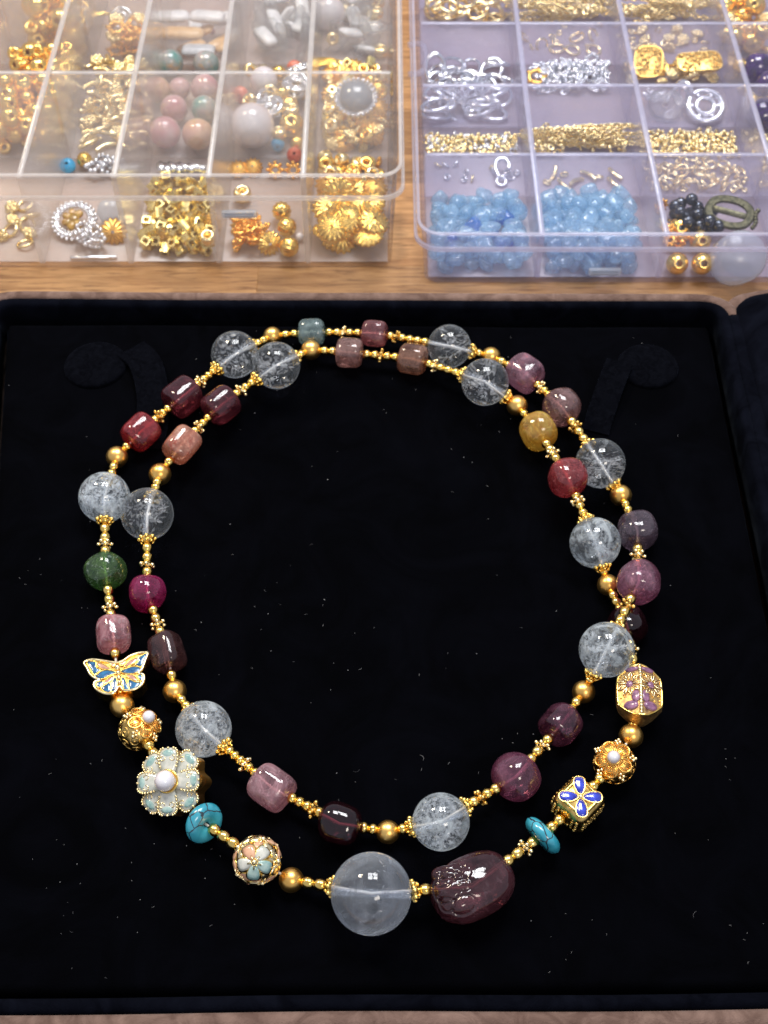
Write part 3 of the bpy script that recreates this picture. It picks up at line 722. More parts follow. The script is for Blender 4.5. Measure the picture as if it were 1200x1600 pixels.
def build_quartz(b, i):
    ax = dirs(i); Rm = frame(ax); r = b['r']; kind = b['m']
    mat = {'c': QUARTZ, 'c2': QUARTZ, 'f': QUARTZ_F, 'big': QUARTZ_B}[kind]
    # body with the bore hole mouth cut at both poles
    o = pt('crystal_bead', None, b['p'], Rm)
    prof = [(.15, -.988)] + [(math.sin(t), -math.cos(t)) for t in [math.pi * k / 26 for k in range(2, 25)]] + [(.15, .988)]
    prof = [(a * r, z * r) for a, z in prof]
    bo = pt('ball', G().add(lathe(prof, 56)).mesh('ball', mat), Vector((0, 0, 0)), None, o)
    hole = G().add(lathe([(.10 * r, -.97 * r), (.085 * r, -.9 * r), (.085 * r, .9 * r), (.10 * r, .97 * r)], 20)).mesh('bore', BORE)
    pt('bore', hole, Vector((0, 0, 0)), None, o)
    n, am = {'c': (150, 1.35), 'c2': (420, 1.1), 'f': (760, 1.15), 'big': (10, 1.0)}[kind]
    g = flakes(100 + i, n, am); gg = G()
    gg.v = [(x * r, y * r, z * r) for x, y, z in g.v]; gg.f = g.f; gg.m = g.m
    q = pt('crackle', gg.mesh('crackle', FLAKE, False), Vector((0, 0, 0)), None, o); q['kind'] = 'stuff'
    if kind == 'big':                                   # pale veils standing across the ball
        for off in (-.45, -.38, .24, .36):
            rr = math.sqrt(1 - off * off) * .96
            vv = lathe([(rr * r, 0), (rr * .7 * r, .03 * r), (rr * .35 * r, -.02 * r), (0.1 * r, 0.02 * r)], 40)
            pt('veil', G().add(vv).mesh('veil', VEIL), Vector((0, 0, off * r)), None, o)
    return o
def build_stone(b, i):
    ax = dirs(i); rr = random.Random(i * 7 + 1); r, h = b['r'], b['h']
    name = b['m']; rounded = name in ('green', 'mauve', 'smoke', 'yellow', 'rred', 'plum', 'garnet', 'ruby', 'ameth')
    e = rr.uniform(.72, .9) if rounded else rr.uniform(.42, .55); e2 = rr.uniform(.8, .95) if rounded else rr.uniform(.6, .85); r, h = (r, h) if rounded else (r * .94, h * .94)
    v, f = superell(r, r * rr.uniform(.94, 1.0), h, e, e2, 48, 30); out = []
    am = .05 if rounded else .035
    if name == 'ruby': am = .10
    if name in ('garnet',): am = .07
    for p in v:
        q = Vector(p); k = 1 + am * hashn(q * (2.2 / r), i); q *= k
        d = math.hypot(q.x, q.y) / r                    # dimple where the string enters
        if abs(q.z) > h * .7 and d < .25: q.z -= math.copysign(.5 * (1 - d / .25), q.z)
        out.append(tuple(q))
    o = pt('stone_bead', G().add((out, f)).mesh('stone_bead', ST[name]), b['p'], frame(ax) @ R('Z', rr.uniform(-40, 40)))
    if name != 'garnet':
        put('bore', G().add(lathe([(.55, -h * .86), (.55, h * .86)], 14)).mesh('bore', BORE_S), o)
        fl_ = flakes(300 + i, 90, .8); gg = G(); gg.v = [(x * r * .86, y * r * .86, z * h * .86) for x, y, z in fl_.v]; gg.f = fl_.f; gg.m = fl_.m
        q = put('crackle', gg.mesh('crackle', FLAKE, False), o); q['kind'] = 'stuff'
    return o

def curve_from_crop(pts, ox, oy, k, z, c):
    """outline read off an enlarged view, laid on the level plane z; millimetres about c"""
    out = []
    for u, v_ in pts:
        q = at(ox + u / k, oy + v_ / k, z); out.append((q.x - c.x, q.y - c.y))
    return out
def build_butterfly(b, i):
    zt = 5.6; c = at(110 + 565 / 7.5, 1000 + 400 / 7.5, zt); c.z = zt
    o = pt('butterfly_bead', None, c, None)
    q = lambda pts: curve_from_crop(pts, 110, 1000, 7.5, zt, c)
    out = q([(520, 265), (440, 252), (330, 236), (240, 230), (160, 262), (195, 325), (235, 405), (300, 450), (352, 466), (290, 486), (275, 525), (300, 570), (360, 610), (430, 630), (505, 622), (545, 570), (580, 535),
             (610, 575), (650, 590), (740, 580), (815, 542), (858, 475), (856, 405), (795, 388), (840, 340), (868, 260), (905, 165), (895, 147), (800, 152), (700, 185), (625, 238), (560, 262)])
    sm = smooth_loop(out, 3)
    put('plate', G().add(prism(sm, -4.2, -.25)).mesh('plate', GOLD, True, 40), o)
    put('wire_rim', G().add(tube([(x, y, -.05) for x, y in sm], .34, True, 6)).mesh('wire_rim', GOLD_P), o)
    cells = [('b', [(205, 258), (300, 268), (297, 315), (340, 350), (288, 398), (245, 345)]), ('p', [(312, 265), (375, 280), (440, 318), (465, 338), (385, 335), (330, 312)]),
             ('b', [(300, 412), (345, 375), (425, 355), (520, 383), (450, 412), (380, 448), (325, 438)]), ('b', [(308, 500), (365, 482), (375, 505), (345, 552), (312, 535)]),
             ('p', [(395, 490), (440, 450), (500, 418), (485, 470), (430, 505), (385, 530)]), ('b', [(368, 565), (400, 532), (460, 502), (465, 598), (410, 600)]), ('b', [(488, 500), (525, 440), (543, 500), (528, 575), (486, 592)]),
             ('b', [(795, 212), (888, 162), (862, 232), (832, 302), (768, 280), (800, 250)]), ('p', [(640, 302), (690, 248), (780, 205), (775, 240), (725, 280), (670, 303)]),
             ('b', [(605, 372), (680, 326), (770, 314), (826, 340), (790, 368), (715, 388)]), ('p', [(655, 415), (735, 412), (790, 480), (730, 465)]), ('b', [(790, 415), (838, 412), (838, 470), (805, 455)]),
             ('b', [(690, 470), (760, 495), (818, 500), (775, 555), (700, 568)]), ('b', [(608, 432), (645, 475), (682, 572), (640, 578), (604, 505)]), ('t', [(455, 268), (500, 262), (520, 290), (495, 310)]), ('t', [(580, 262), (620, 240), (640, 262), (600, 300)])]
    for k, pts in cells:
        ctr = Vector((sum(a for a, _ in pts) / len(pts), sum(a for _, a in pts) / len(pts))); pts = [tuple(ctr + (Vector(a) - ctr) * 1.16) for a in pts]; pp = smooth_loop(q(pts), 3)
        put('wing_cell', G().add(prism(pp, -.4, -.12, .10)).mesh('wing_cell', {'b': E_BLUE, 'p': E_PINK, 't': E_PEACH}[k]), o)
        put('cell_wire', G().add(tube([(x, y, -.06) for x, y in pp], .17, True, 5)).mesh('cell_wire', GOLD), o)
    for (u, v_), r in zip([(552, 325), (562, 385), (568, 440), (575, 495)], (.75, .62, .6, .5)):
        x, y = q([(u, v_)])[0]; put('body_bead', G().add(sphere(r, 12, 8)).mesh('body_bead', GOLD_P), o, (x, y, 0))
    return o
def petal_outline(L, W, n=14, blunt=.5):
    return [(L * (.5 - .5 * math.cos(math.pi * min(k, 2 * n - k) / n)), (1 if k <= n else -1) * W * math.sin(math.pi * min(k, 2 * n - k) / n) ** blunt * (0.55 + .45 * (.5 - .5 * math.cos(math.pi * min(k, 2 * n - k) / n)))) for k in range(2 * n)]
def view_normal(p, left=0.0, up=0.0):
    d = (CAM - p).normalized(); rgt = Vector((1, 0, 0)); u = rgt.cross(-d) * -1
    u = Vector((0, 0, 1)) - d * d.z; u.normalize(); rgt = u.cross(d)
    return (d - rgt * left + u * up).normalized()
def build_flower(b, i):
    p = b['p']; r = b['r'] * 1.04; nrm = view_normal(p, .42, .22); Rm = frame(nrm, Vector((1, 0, .1)))
    p = p + nrm * 1.0
    o = pt('enamel_flower_bead', None, p, Rm)
    # scalloped gold case behind, in two tiers
    sc = [(r * (.93 + .09 * math.cos(8 * t)) * math.cos(t), r * (.93 + .09 * math.cos(8 * t)) * math.sin(t)) for t in [2 * math.pi * k / 96 for k in range(96)]]
    put('case', G().add(prism(sc, -6.4, -3.0)).mesh('case', GOLD_M, True, 40), o)
    put('case', G().add(prism([(x * 1.01, y * 1.01) for x, y in sc], -2.7, -.9)).mesh('case', GOLD_M, True, 40), o)
    for k in range(8):
        a = 45 * k; top = k % 2 == 0
        L, W = (r * .94, r * .39) if top else (r * 1.02, r * .42); z = .55 if top else -.55
        M = R('Z', a) @ T(r * .10, 0, z)
        po = petal_outline(L, W)
        put('petal', G().add(prism(po, -.4, .25, .3)).mesh('petal', E_WHITE), o, (0, 0, 0), M_mm(M))
        tip = [(L * .80 + x, y) for x, y in [(L * .13 * math.cos(t) , W * .55 * math.sin(t)) for t in [2 * math.pi * j / 16 for j in range(16)]]]
        put('petal_tip', G().add(prism(tip, .2, .38, .22)).mesh('petal_tip', E_TEAL), o, (0, 0, 0), M_mm(M))
        g = G()
        for j, (x, y) in enumerate(po):
            if x > L * .3: g.add(sphere(.30, 7, 5), T(x, y, .25))
        for sgn in (-1, 1):
            g.add(tube([(L * .66 + .9 * math.cos(t) * .6, sgn * W * .42 + .55 * math.sin(t) * sgn, .5) for t in [x * .7 for x in range(8)]], .13, False, 5))
        q = put('beaded_edge', g.mesh('beaded_edge', GOLD_P), o, (0, 0, 0), M_mm(M))
    put('pearl_cup', G().add(lathe([(0, .2), (1.6, .3), (2.4, .9), (2.5, 1.25), (2.2, 1.2), (1.6, .8), (0, .7)], 24)).mesh('pearl_cup', GOLD), o)
    put('pearl', G().add(sphere(2.15, 28, 18)).mesh('pearl', PEARL), o, (0, 0, 2.3))
    return o
def M_mm(M):
    M = M.copy(); M.translation *= S; return M
def build_pearlflower(b, i):
    p = b['p']; r = b['r'] * 1.14; left = b['px'] < 600
    nrm = view_normal(p, -.75 if left else .10, .55 if left else .22); Rm = frame(nrm, dirs(i)) @ R('Z', 20)
    o = pt('pearl_flower_bead', None, p, Rm); rr = random.Random(i)
    put('core', G().add(superell(r * .86, r * .86, r * .78, .9, 1, 32, 20)).mesh('core', GOLD_O if not left else GOLD_A), o)
    for k in range(5):
        a = 72 * k; M = R('Z', a) @ T(r * .50, 0, r * .68) @ R('Y', 26)
        g = G().add(torus(r * .27, .26, 20, 6, 1.1, .95, 1)).add(lathe([(0, .25), (r * .20, .1), (r * .27, -.1)], 16), SC(1.1, .95, 1))
        for j in range(-2, 3): g.add(tube([(-r * .2, j * .33, .2), (r * .24, j * .42, .18)], .11, False, 4))
        put('petal', g.mesh('petal', GOLD_O), o, (0, 0, 0), M_mm(M))
        g = G()
        for x, y in ((0, 0), (.75, .4), (.75, -.4), (1.4, 0)): g.add(sphere(.42, 8, 6), T(x, y, 0))
        put('granules', g.mesh('granules', GOLD_P), o, (0, 0, 0), M_mm(R('Z', a + 36) @ T(r * .66, 0, r * .60) @ R('Y', 38)))
    g = G()                                             # scrolled wire over the flanks
    for ring, (th, m) in enumerate(((78, 9), (108, 9), (138, 6))):
        for k in range(m):
            ph = 360 * (k + .5 * ring) / m
            g.add(torus(r * .19, .20, 12, 5), R('Z', ph) @ R('Y', th) @ T(0, 0, r * .83)); g.add(sphere(.3, 7, 5), R('Z', ph) @ R('Y', th) @ T(0, 0, r * .84))
    q = put('filigree', g.mesh('filigree', GOLD_O if not left else GOLD_A), o)
    put('pearl_cup', G().add(torus(1.35, .26, 24, 6)).mesh('pearl_cup', GOLD_O), o, (0, 0, r * .86))
    put('pearl', G().add(sphere(1.35, 24, 16)).mesh('pearl', PEARL), o, (0, 0, r * .86 + .75))
    return o
def build_cube(b, i):
    p = b['p']; r = b['r']; ax = dirs(i); nrm = (Vector((0, 0, 1)) * .92 + view_normal(p) * .35); nrm -= ax * nrm.dot(ax); Rm = frame(nrm, ax)
    o = pt('square_gold_bead', None, p, Rm); a = r * .93
    g = G().add(roundslab(-a, a, -a, a, [(-a * .9, 1.5), (-a * .75, .5), (-a * .5, 0), (a * .55, 0), (a * .78, .4), (a * .90, 1.1)], 1.8)); put('block', g.mesh('block', GOLD_A, True, 40), o)
    zt = a * .90
    put('face_frame', G().add(tube([(x, y, zt) for x, y in rrect(-a + 1.2, a - 1.2, -a + 1.2, a - 1.2, 1.2, 3)], .36, True, 6)).mesh('face_frame', GOLD), o)
    for k in range(4):
        M = R('Z', 45 + 90 * k) @ T(.45, 0, zt)
        po = petal_outline(a * .96, a * .36, 10, .8)
        put('petal', G().add(prism(po, -.1, .25, .25)).mesh('petal', E_ROYAL), o, (0, 0, 0), M_mm(M))
        put('petal_wire', G().add(tube([(x, y, .25) for x, y in po], .17, True, 5)).mesh('petal_wire', GOLD), o, (0, 0, 0), M_mm(M))
    put('boss', G().add(sphere(.55, 10, 7)).mesh('boss', GOLD_P), o, (0, 0, zt + .2))
    for k in range(4):                                  # granulation on the four flanks
        g = G(); rr = random.Random(k)
        for u in range(7):
            for w_ in range(5):
                y, z = -a * .7 + u * a * 1.4 / 6, -a * .42 + w_ * a * .85 / 4
                if k % 2 == 0 and math.hypot(y, z) < 1.5: continue
                g.add(sphere(.40 + rr.uniform(-.08, .08), 7, 5), T(a - .12, y + rr.uniform(-.1, .1), z))
        q = put('granulation', g.mesh('granulation', GOLD_A), o, (0, 0, 0), R('Z', 90 * k)); q['kind'] = 'stuff'
    return o
def build_lantern(b, i):
    p = b['p'].copy(); ax = Vector((.04, 1, -.06)).normalized(); ax = (beads[i - 1]['p'] - beads[(i + 1) % nb]['p']); ax.z = 0; ax.normalize()
    nrm = (Vector((0, 0, 1)) + view_normal(p) * .4); nrm -= ax * nrm.dot(ax); Rm = frame(nrm, nrm.cross(ax) * -1)      # x across, y along the string
    o = pt('lantern_bead', None, p, frame(nrm, ax.cross(nrm))); W, L, H = b['r'] * .98, b['h'] * 1.12, 4.2
    out = [(-W * .30, L), (W * .30, L), (W * .86, L * .66), (W, L * .42), (W, -L * .42), (W * .86, -L * .66), (W * .30, -L), (-W * .30, -L), (-W * .86, -L * .66), (-W, -L * .42), (-W, L * .42), (-W * .86, L * .66)]
    out = smooth_loop(out, 2)
    def roof(x, y): return H * (1 - .62 * abs(x) / W) * (1 - .25 * (abs(y) / L) ** 2) 
    n = len(out); loops = [[(x * k, y * k, -roof(x * k, y * k)) for x, y in out] for k in (.05, .4, .7, .92)] + [[(x, y, 0) for x, y in out]] + [[(x * k, y * k, roof(x * k, y * k)) for x, y in out] for k in (.92, .7, .4, .05)]
    loops = loops[::-1]; 
    put('core', G().add(loft(loops[::-1])).mesh('core', GOLD_G, True, 30), o)
    put('edge_wire', G().add(tube([(x * .95, y * .95, roof(x * .95, y * .95)) for x, y in out], .28, True, 6)).mesh('edge_wire', GOLD), o)
    g = G()
    for k in range(17): y = L * (-.92 + 1.84 * k / 16); g.add(sphere(.42, 8, 6), T(0, y, roof(0, y) + .1))
    g.add(tube([(0, L * .95 * (k / 5 - 1), roof(0, L * .95 * (k / 5 - 1))) for k in range(11)], .40, False, 6)); put('rib', g.mesh('rib', GOLD_P), o)
    slope = math.degrees(math.atan(H * .62 / W))
    for sx in (-1, 1):
        M = T(sx * W * .46, L * .18, roof(W * .46, L * .18) + .05) @ R('Y', sx * slope)
        for k in range(9):
            put('flower_wire', G().add(tube([(.8, 0, .12), (2.0, .36, .34), (2.9, 0, .15), (2.0, -.36, .34)], .17, True, 5)).mesh('flower_wire', GOLD_P), o, (0, 0, 0), M_mm(M @ R('Z', 40 * k)))
        put('flower_centre', G().add(superell(.85, .85, .5, 1, 1, 14, 8)).mesh('flower_centre', E_PURPLE), o, (0, 0, 0), M_mm(M))
        for yy, rx, ry in ((-.62, .34, .17), (.80, .34, .10)):
            pts = [(W * rx * math.cos(t), L * ry * math.sin(t)) for t in [2 * math.pi * j / 18 for j in range(18)]]
            x0 = sx * W * (.42 if yy < 0 else .36)
            put('enamel_panel', G().add(prism(pts, -.5, .15, .3)).mesh('enamel_panel', E_PURPLE), o, (0, 0, 0), M_mm(T(x0, L * yy, roof(abs(x0), L * yy) + .05) @ R('Y', sx * slope)))
        pts = [(W * .20 * math.cos(t), L * .24 * math.sin(t)) for t in [2 * math.pi * j / 14 for j in range(14)]]
        put('enamel_panel', G().add(prism(pts, -.5, .12, .2)).mesh('enamel_panel', E_PURPLE), o, (0, 0, 0), M_mm(T(sx * W * .22, -L * .30, roof(W * .22, L * .3)) @ R('Y', sx * slope)))
        g = G()
        for k in range(26):
            rr = random.Random(k * 3 + sx); x, y = sx * W * rr.uniform(.1, .88), L * rr.uniform(-.5, .62); g.add(sphere(.24, 6, 4), T(x, y, roof(x, y) + .05))
        q = put('granules', g.mesh('granules', GOLD), o); q['kind'] = 'stuff'
    return o
def build_rondelle(b, i):
    ax = dirs(i); r, h = b['r'], b['h']
    prof = [(.15 * r, -h * .62), (.36 * r, -h * .88), (.62 * r, -h), (.8 * r, -h * .82), (.93 * r, -h * .48), (r, 0), (.93 * r, h * .48), (.8 * r, h * .82), (.62 * r, h), (.36 * r, h * .88), (.15 * r, h * .62)]
    v, f = lathe(prof, 40); n = len(v); f += [((len(prof) - 1) * 40 + k, (len(prof) - 1) * 40 + (k + 1) % 40, (k + 1) % 40, k) for k in range(40)]
    ax = (ax + Vector((0, 0, -.55 if b['px'] < 600 else -.35))).normalized()
    return pt('turquoise_disc', G().add((v, f)).mesh('turquoise_disc', ST['turq']), b['p'], frame(ax))
def build_carved(b, i):
    ax = (at(675, 1412, b['z']) - at(802, 1352, b['z'])).normalized(); r, h = b['r'], b['h']; Rm = frame(-ax if ax.x > 0 else ax, Vector((0, 0, 1)))   # z toward the head (left), x up
    v, f = superell(r * .88, r * 1.0, h, .80, .92, 130, 100); out = []
    lumps = [((.75, .05, .70), .42, .07), ((.72, .62, .42), .30, .13), ((.30, .85, .62), .26, .12), ((.62, -.62, .55), .30, .07)]
    grooves = [((.72, .30, .62), .17), ((.72, .62, .40), .29), ((.80, .28, .22), .24), ((.30, .85, .60), .26), ((.62, -.62, .50), .30), ((.90, -.12, .30), .20), ((.70, .10, .62), .46), ((.55, -.35, .85), .22)]
    lumps = [(Vector(d).normalized(), w_, a) for d, w_, a in lumps]; grooves = [(Vector(d).normalized(), w_) for d, w_ in grooves]
    for p in v:
        q = Vector(p); u = Vector((q.x / r, q.y / r, q.z / h)).normalized(); k = 1.0
        for d, w_, a in lumps:
            t = (u - d).length / w_
            if t < 1: k += a * (1 - t * t) ** 2
        for d, w_ in grooves:
            t = ((u - d).length - w_) / .038
            if abs(t) < 1: k -= .062 * (1 - t * t) ** 1.5
        k += .012 * hashn(q * .6, 3); out.append(tuple(q * k))
    return pt('carved_bead', G().add((out, f)).mesh('carved_bead', ST['carved']), b['p'], Rm)
def build_openball(b, i):
    p = b['p']; r = b['r'] * 1.02; nrm = view_normal(p, .12, -.05); Rm = frame(nrm, Vector((.3, 1, 0)))
    o = pt('openwork_bead', None, p, Rm)
    put('inner_shell', G().add(sphere(r * .76, 28, 18)).mesh('inner_shell', GOLD_A), o)
    ph = (1 + 5 ** .5) / 2; ico = []
    for a in (-1, 1):
        for c in (-ph, ph): ico += [(0, a, c), (a, c, 0), (c, 0, a)]
    q0 = Vector(ico[-1]).normalized().rotation_difference(Vector((0, 0, 1)))
    for k, d in enumerate(ico):
        d = q0 @ Vector(d).normalized(); main = d.z > .95; fs = 1.22 if main else .92; M = frame(d).to_4x4() @ T(0, 0, r * (.92 if main else .86))
        for j in range(5):
            Mp = M @ R('Z', 72 * j + 11 * k) @ T(0, 0, 0) @ R('Y', 20)
            po = petal_outline(r * .56 * fs, r * .27 * fs, 8, .6)
            put('petal', G().add(prism(po, -.5, .1, .12)).mesh('petal', GOLD), o, (0, 0, 0), M_mm(Mp))
            po2 = [(r * .10 + x * .80, y * .80) for x, y in po]
            put('enamel', G().add(prism(po2, .1, .22, .18)).mesh('enamel', (E_TEAL if j in (1, 2) else E_WHITE if j in (0, 3) else E_PEACH) if main else (GOLD_P if (j + k) % 3 else E_PEACH)), o, (0, 0, 0), M_mm(Mp))
        g = G().add(sphere(.6, 10, 6), T(0, 0, .1))
        for j in range(5): g.add(tube([(0, 0, .3), (r * .26 * math.cos(j * 1.2566), r * .26 * math.sin(j * 1.2566), -.1)], .16, False, 4), R('Z', 11 * k))
        put('stamen', g.mesh('stamen', GOLD_P), o, (0, 0, 0), M_mm(M))
    return o

BUILD = dict(quartz=build_quartz, stone=build_stone, butterfly=build_butterfly, flower=build_flower, pearlflower=build_pearlflower, cube=build_cube, lantern=build_lantern,
             rondelle=build_rondelle, carved=build_carved, openball=build_openball)
for i, b in enumerate(beads):
    if b['k'] == 'gold': o = pt('gold_bead', GB, b['p'], frame(dirs(i)) @ R('Z', rq.uniform(0, 360)), scale=b['r'])
    else: o = BUILD[b['k']](b, i)
    if b['lab']: o['label'] = b['lab']

# spacers between the beads, and the cord they all run on
LEN = {'s': 2.2, 'd': 1.25, 'c': 1.5}
cord = []
for i, b in enumerate(beads):
    c = beads[(i + 1) % nb]; d = (c['p'] - b['p']); dist = d.length; d.normalize()
    eb = {'butterfly': b['h'] * 1.05, 'cube': b['r'] * .95, 'lantern': b['h'] * 1.1}.get(b['k'], b['h'] * .95); ec = {'butterfly': c['h'] * 1.05, 'cube': c['r'] * .95, 'lantern': c['h'] * 1.1}.get(c['k'], c['h'] * .95)
    if b['k'] == 'quartz': eb = b['h'] * .99
    if c['k'] == 'quartz': ec = c['h'] * .99
    cord.append(b['p'])
    seq = b['conn']
    if not seq: continue
    if b['k'] == 'quartz' and seq[0] != 'c': seq = 'c' + seq
    gap = max(.8, dist - eb - ec); tot = sum(LEN[x] for x in seq)
    while gap / tot < .72 and len(seq) > 1 and 's' in seq: seq = seq.replace('s', '', 1) if seq.count('s') > 1 else seq[:-1]; tot = sum(LEN[x] for x in seq)
    while gap / tot > 1.30: k = seq.find('s'); seq = seq[:k] + 's' + seq[k:] if k >= 0 else seq + 's'; tot = sum(LEN[x] for x in seq)
    k = gap / tot; t = eb
    for n, x in enumerate(seq):
        t += LEN[x] * k / 2; p = b['p'] + d * t
        p.z = max(p.z, bed_z(p.x, p.y, 50) + 1.5) + 0
        jit = Vector((rq.gauss(0, .06), rq.gauss(0, .06), rq.gauss(0, .06))); ax = (d + jit).normalized()
        if x == 's': pt('seed_bead', SEED, p, frame(ax) @ R('Z', rq.uniform(0, 360)), scale=(.90, .90, min(1.15, k * .96)))
        elif x == 'd': pt('daisy_spacer', rq.choice((DAISY, DAISY, DAISY2)), p, frame((d + jit * 3).normalized()) @ R('Z', rq.uniform(0, 360)), scale=.88)
        else:
            flip = (n == 0 and b['k'] == 'quartz')
            pt('bead_cap', CAP, p, frame(-ax if flip else ax) @ R('Z', rq.uniform(0, 360)), scale=1.25 if max(b['r'], c['r']) > 8 else .94)
        t += LEN[x] * k / 2
g = G().add(tube([tuple(p - NO) for p in cord], .28, True, 6)); put('cord', g.mesh('cord', plain('cord', (.55, .50, .42), (.7, .66, .6), .7)), neck)

# ------------------------------------------------------------------ the two bead organiser cases
def height_at(px_y, px, y):                             # height where the sight line meets the upright plane y
    return at_y(px, px_y, y).z
DT = .85
class Case:
    pass
def make_case(name, label, x_edges, y_front, H, rows, draft, wall, mats, lid_h, lid_over, lid_r, lid_front_over):
    """x_edges: wall and divider centre lines (world mm); rows: y of the row dividers (first = front wall)"""
    c = Case(); WALL, DIV, LID, FLO, RIM = mats
    x0, x1, y0, y1 = x_edges[0], x_edges[-1], y_front, rows[-1]
    c.o = empty(name, ((x0 + x1) / 2, y0, ZT)); tag(c.o, label, 'bead case'); O = Vector(((x0 + x1) / 2, y0, ZT)); c.O = O
    t = 1.2; dr = draft
    lo = lambda ins, z, r: [(x - O.x, y - O.y, z) for x, y in rrect(x0 + ins, x1 - ins, y0 + ins, y1 - ins, r, 6)]
    sh = loft([lo(dr + 1.0, 0, 4), lo(dr, .8, 4.5), lo(0, H, 5), lo(t, H, 4), lo(dr + t, 1.8, 3.4)], True, True)
    put('tray', G().add(sh).mesh('tray', WALL, True, 40), c.o)
    put('floor', G().add(slab(x0 - O.x + dr + t + .1, x1 - O.x - dr - t - .1, dr + t + .1, y1 - y0 - dr - t - .1, 1.82, 2.0, .05)).mesh('floor', FLO, True, 40), c.o)
    for x in x_edges[1:-1]:
        d_ = put('divider', G().add(slab(x - O.x - DT, x - O.x + DT, t + .3, y1 - y0 - t - .3, 2.05, H - 1.0, .25)).mesh('divider', DIV, True, 40), c.o)
        put('divider_edge', G().add(slab(x - O.x - DT, x - O.x + DT, t + .3, y1 - y0 - t - .3, H - .98, H - .4, .2)).mesh('divider_edge', RIM, True, 40), d_)
    for y in rows[1:-1]:
        for a, b in zip(x_edges, x_edges[1:]):
            d_ = put('divider', G().add(slab(a - O.x + .75 + (t if a == x0 else 0), b - O.x - .75 - (t if b == x1 else 0), y - O.y - DT * .9, y - O.y + DT * .9, 2.05, H - 1.5, .25)).mesh('divider', DIV, True, 40), c.o)
            put('divider_edge', G().add(slab(a - O.x + .75 + (t if a == x0 else 0), b - O.x - .75 - (t if b == x1 else 0), y - O.y - DT * .9, y - O.y + DT * .9, H - 1.48, H - 1.0, .2)).mesh('divider_edge', RIM, True, 40), d_)
    ov = lid_over; lr = lambda ins, z, r: [(x - O.x, y - O.y, z) for x, y in rrect(x0 - ov + ins, x1 + ov - ins, y0 - ov + ins, y1 + ov - ins, r, 8)]
    zb = H + 1.0 - lid_h; zt_ = H + 1.6
    put('lid', G().add(loft([lr(0, zb, lid_r), lr(0, zt_ - .9, lid_r), lr(.3, zt_ - .25, lid_r), lr(1.0, zt_, lid_r - 1), ][::1] , False, True)).mesh('lid', LID, True, 40), c.o)
    put('lid_lip', G().add(loft([lr(-.5, zb - .2, lid_r + .5), lr(-.5, zb + 1.0, lid_r + .5), lr(.5, zb + 1.0, lid_r - .5), lr(.5, zb - .2, lid_r - .5)], False, False, True)).mesh('lid_lip', RIM, True, 40), c.o)
    put('lid_edge', G().add(loft([lr(.4, zt_ + .02, lid_r - .3), lr(.4, zt_ + .5, lid_r - .3), lr(1.3, zt_ + .5, lid_r - 1), lr(1.3, zt_ + .02, lid_r - 1)], False, False, True)).mesh('lid_edge', RIM, True, 40), c.o)
    c.xe, c.rows, c.H, c.t = x_edges, rows, H, t
    return c
# left: warm clear plastic, taller
fl = at(612, 420, ZT); DR = 1.6; yF = fl.y - DR
pitch = (at(483, 418, ZT).x - at(70, 418, ZT).x) / 3
xR = fl.x + DR
xsL = [xR - pitch * k for k in (6, 5, 4, 3, 2, 1, 0)]
HL = height_at(277, 400, yF - 1.6) - ZT - 1.6
yr1 = at(330, 112, ZT + HL - 1.0).y; rowsL = [yF, yr1, yr1 + (yr1 - yF), yr1 + 2 * (yr1 - yF), yr1 + 3 * (yr1 - yF)]
hb = height_at(311, 400, yF - 1.6) - ZT
CL = make_case('bead_case', 'tall clear plastic case of gold beads, pearls and enamel balls behind the box', xsL, yF, HL, rowsL, DR, 1.2, (PLA_W, PLA_WD, PLA_WL, PLA_WF, PLA_WR), HL + 1 - hb, 1.7, 6.5, 1.6)
# right: lavender tinted plastic, shallower
fr_ = at(690, 444, ZT); yFr = fr_.y - 1.2
HRr = height_at(369, 900, yFr - 1.6) - ZT - 1.6
x0r = at(664, 400, ZT + HRr * .5).x; xa = at(848, 367, ZT + HRr).x; xb = at(1044, 367, ZT + HRr).x; pr = xb - xa
xsR = [xa - pr * .965, xa, xb, xb + pr, xb + 2 * pr]
rowsR = [yFr] + [at(900, y, ZT + HRr - 1).y for y in (240, 132, 35)]; rowsR += [rowsR[-1] + (rowsR[-1] - rowsR[-2]), rowsR[-1] + 2 * (rowsR[-1] - rowsR[-2])]
hb = height_at(391, 900, yFr - 1.6) - ZT
CR = make_case('bead_case', 'low lavender tinted plastic case of blue chips, chains and silver rings behind the box', xsR, yFr, HRr, rowsR, 1.2, 1.2, (PLA_B, PLA_BD, PLA_BL, PLA_BF, PLA_BR), HRr + 1 - hb, 1.7, 7.5, 1.6)
q = at(668, 85, ZT + HRr); put('latch', G().add(tube(smooth_path([(0, -9, 0), (4, -9, .5), (6, -5, 1), (6, 5, 1), (4, 9, .5), (0, 9, 0)], 4), 1.0, False, 6)).mesh('latch', PLA_BD), CR.o, (xsR[0] - CR.O.x - 3, q.y - CR.O.y, HRr - 2))

for c_, px_, py_, wd in ((CL, 374, 334, 10.5), (CR, 945, 424, 10.0)):
    q = at_y(px_, py_, c_.rows[0] - .9); g = G().add(slab(-wd / 2, wd / 2, -.9, .6, -1.3, 1.3, .35)).add(slab(-wd / 2 + .6, wd / 2 - .6, -1.3, -.7, -.5, .7, .25))
    put('latch_tab', g.mesh('latch_tab', FROST, True, 40), c_.o, q - c_.O)
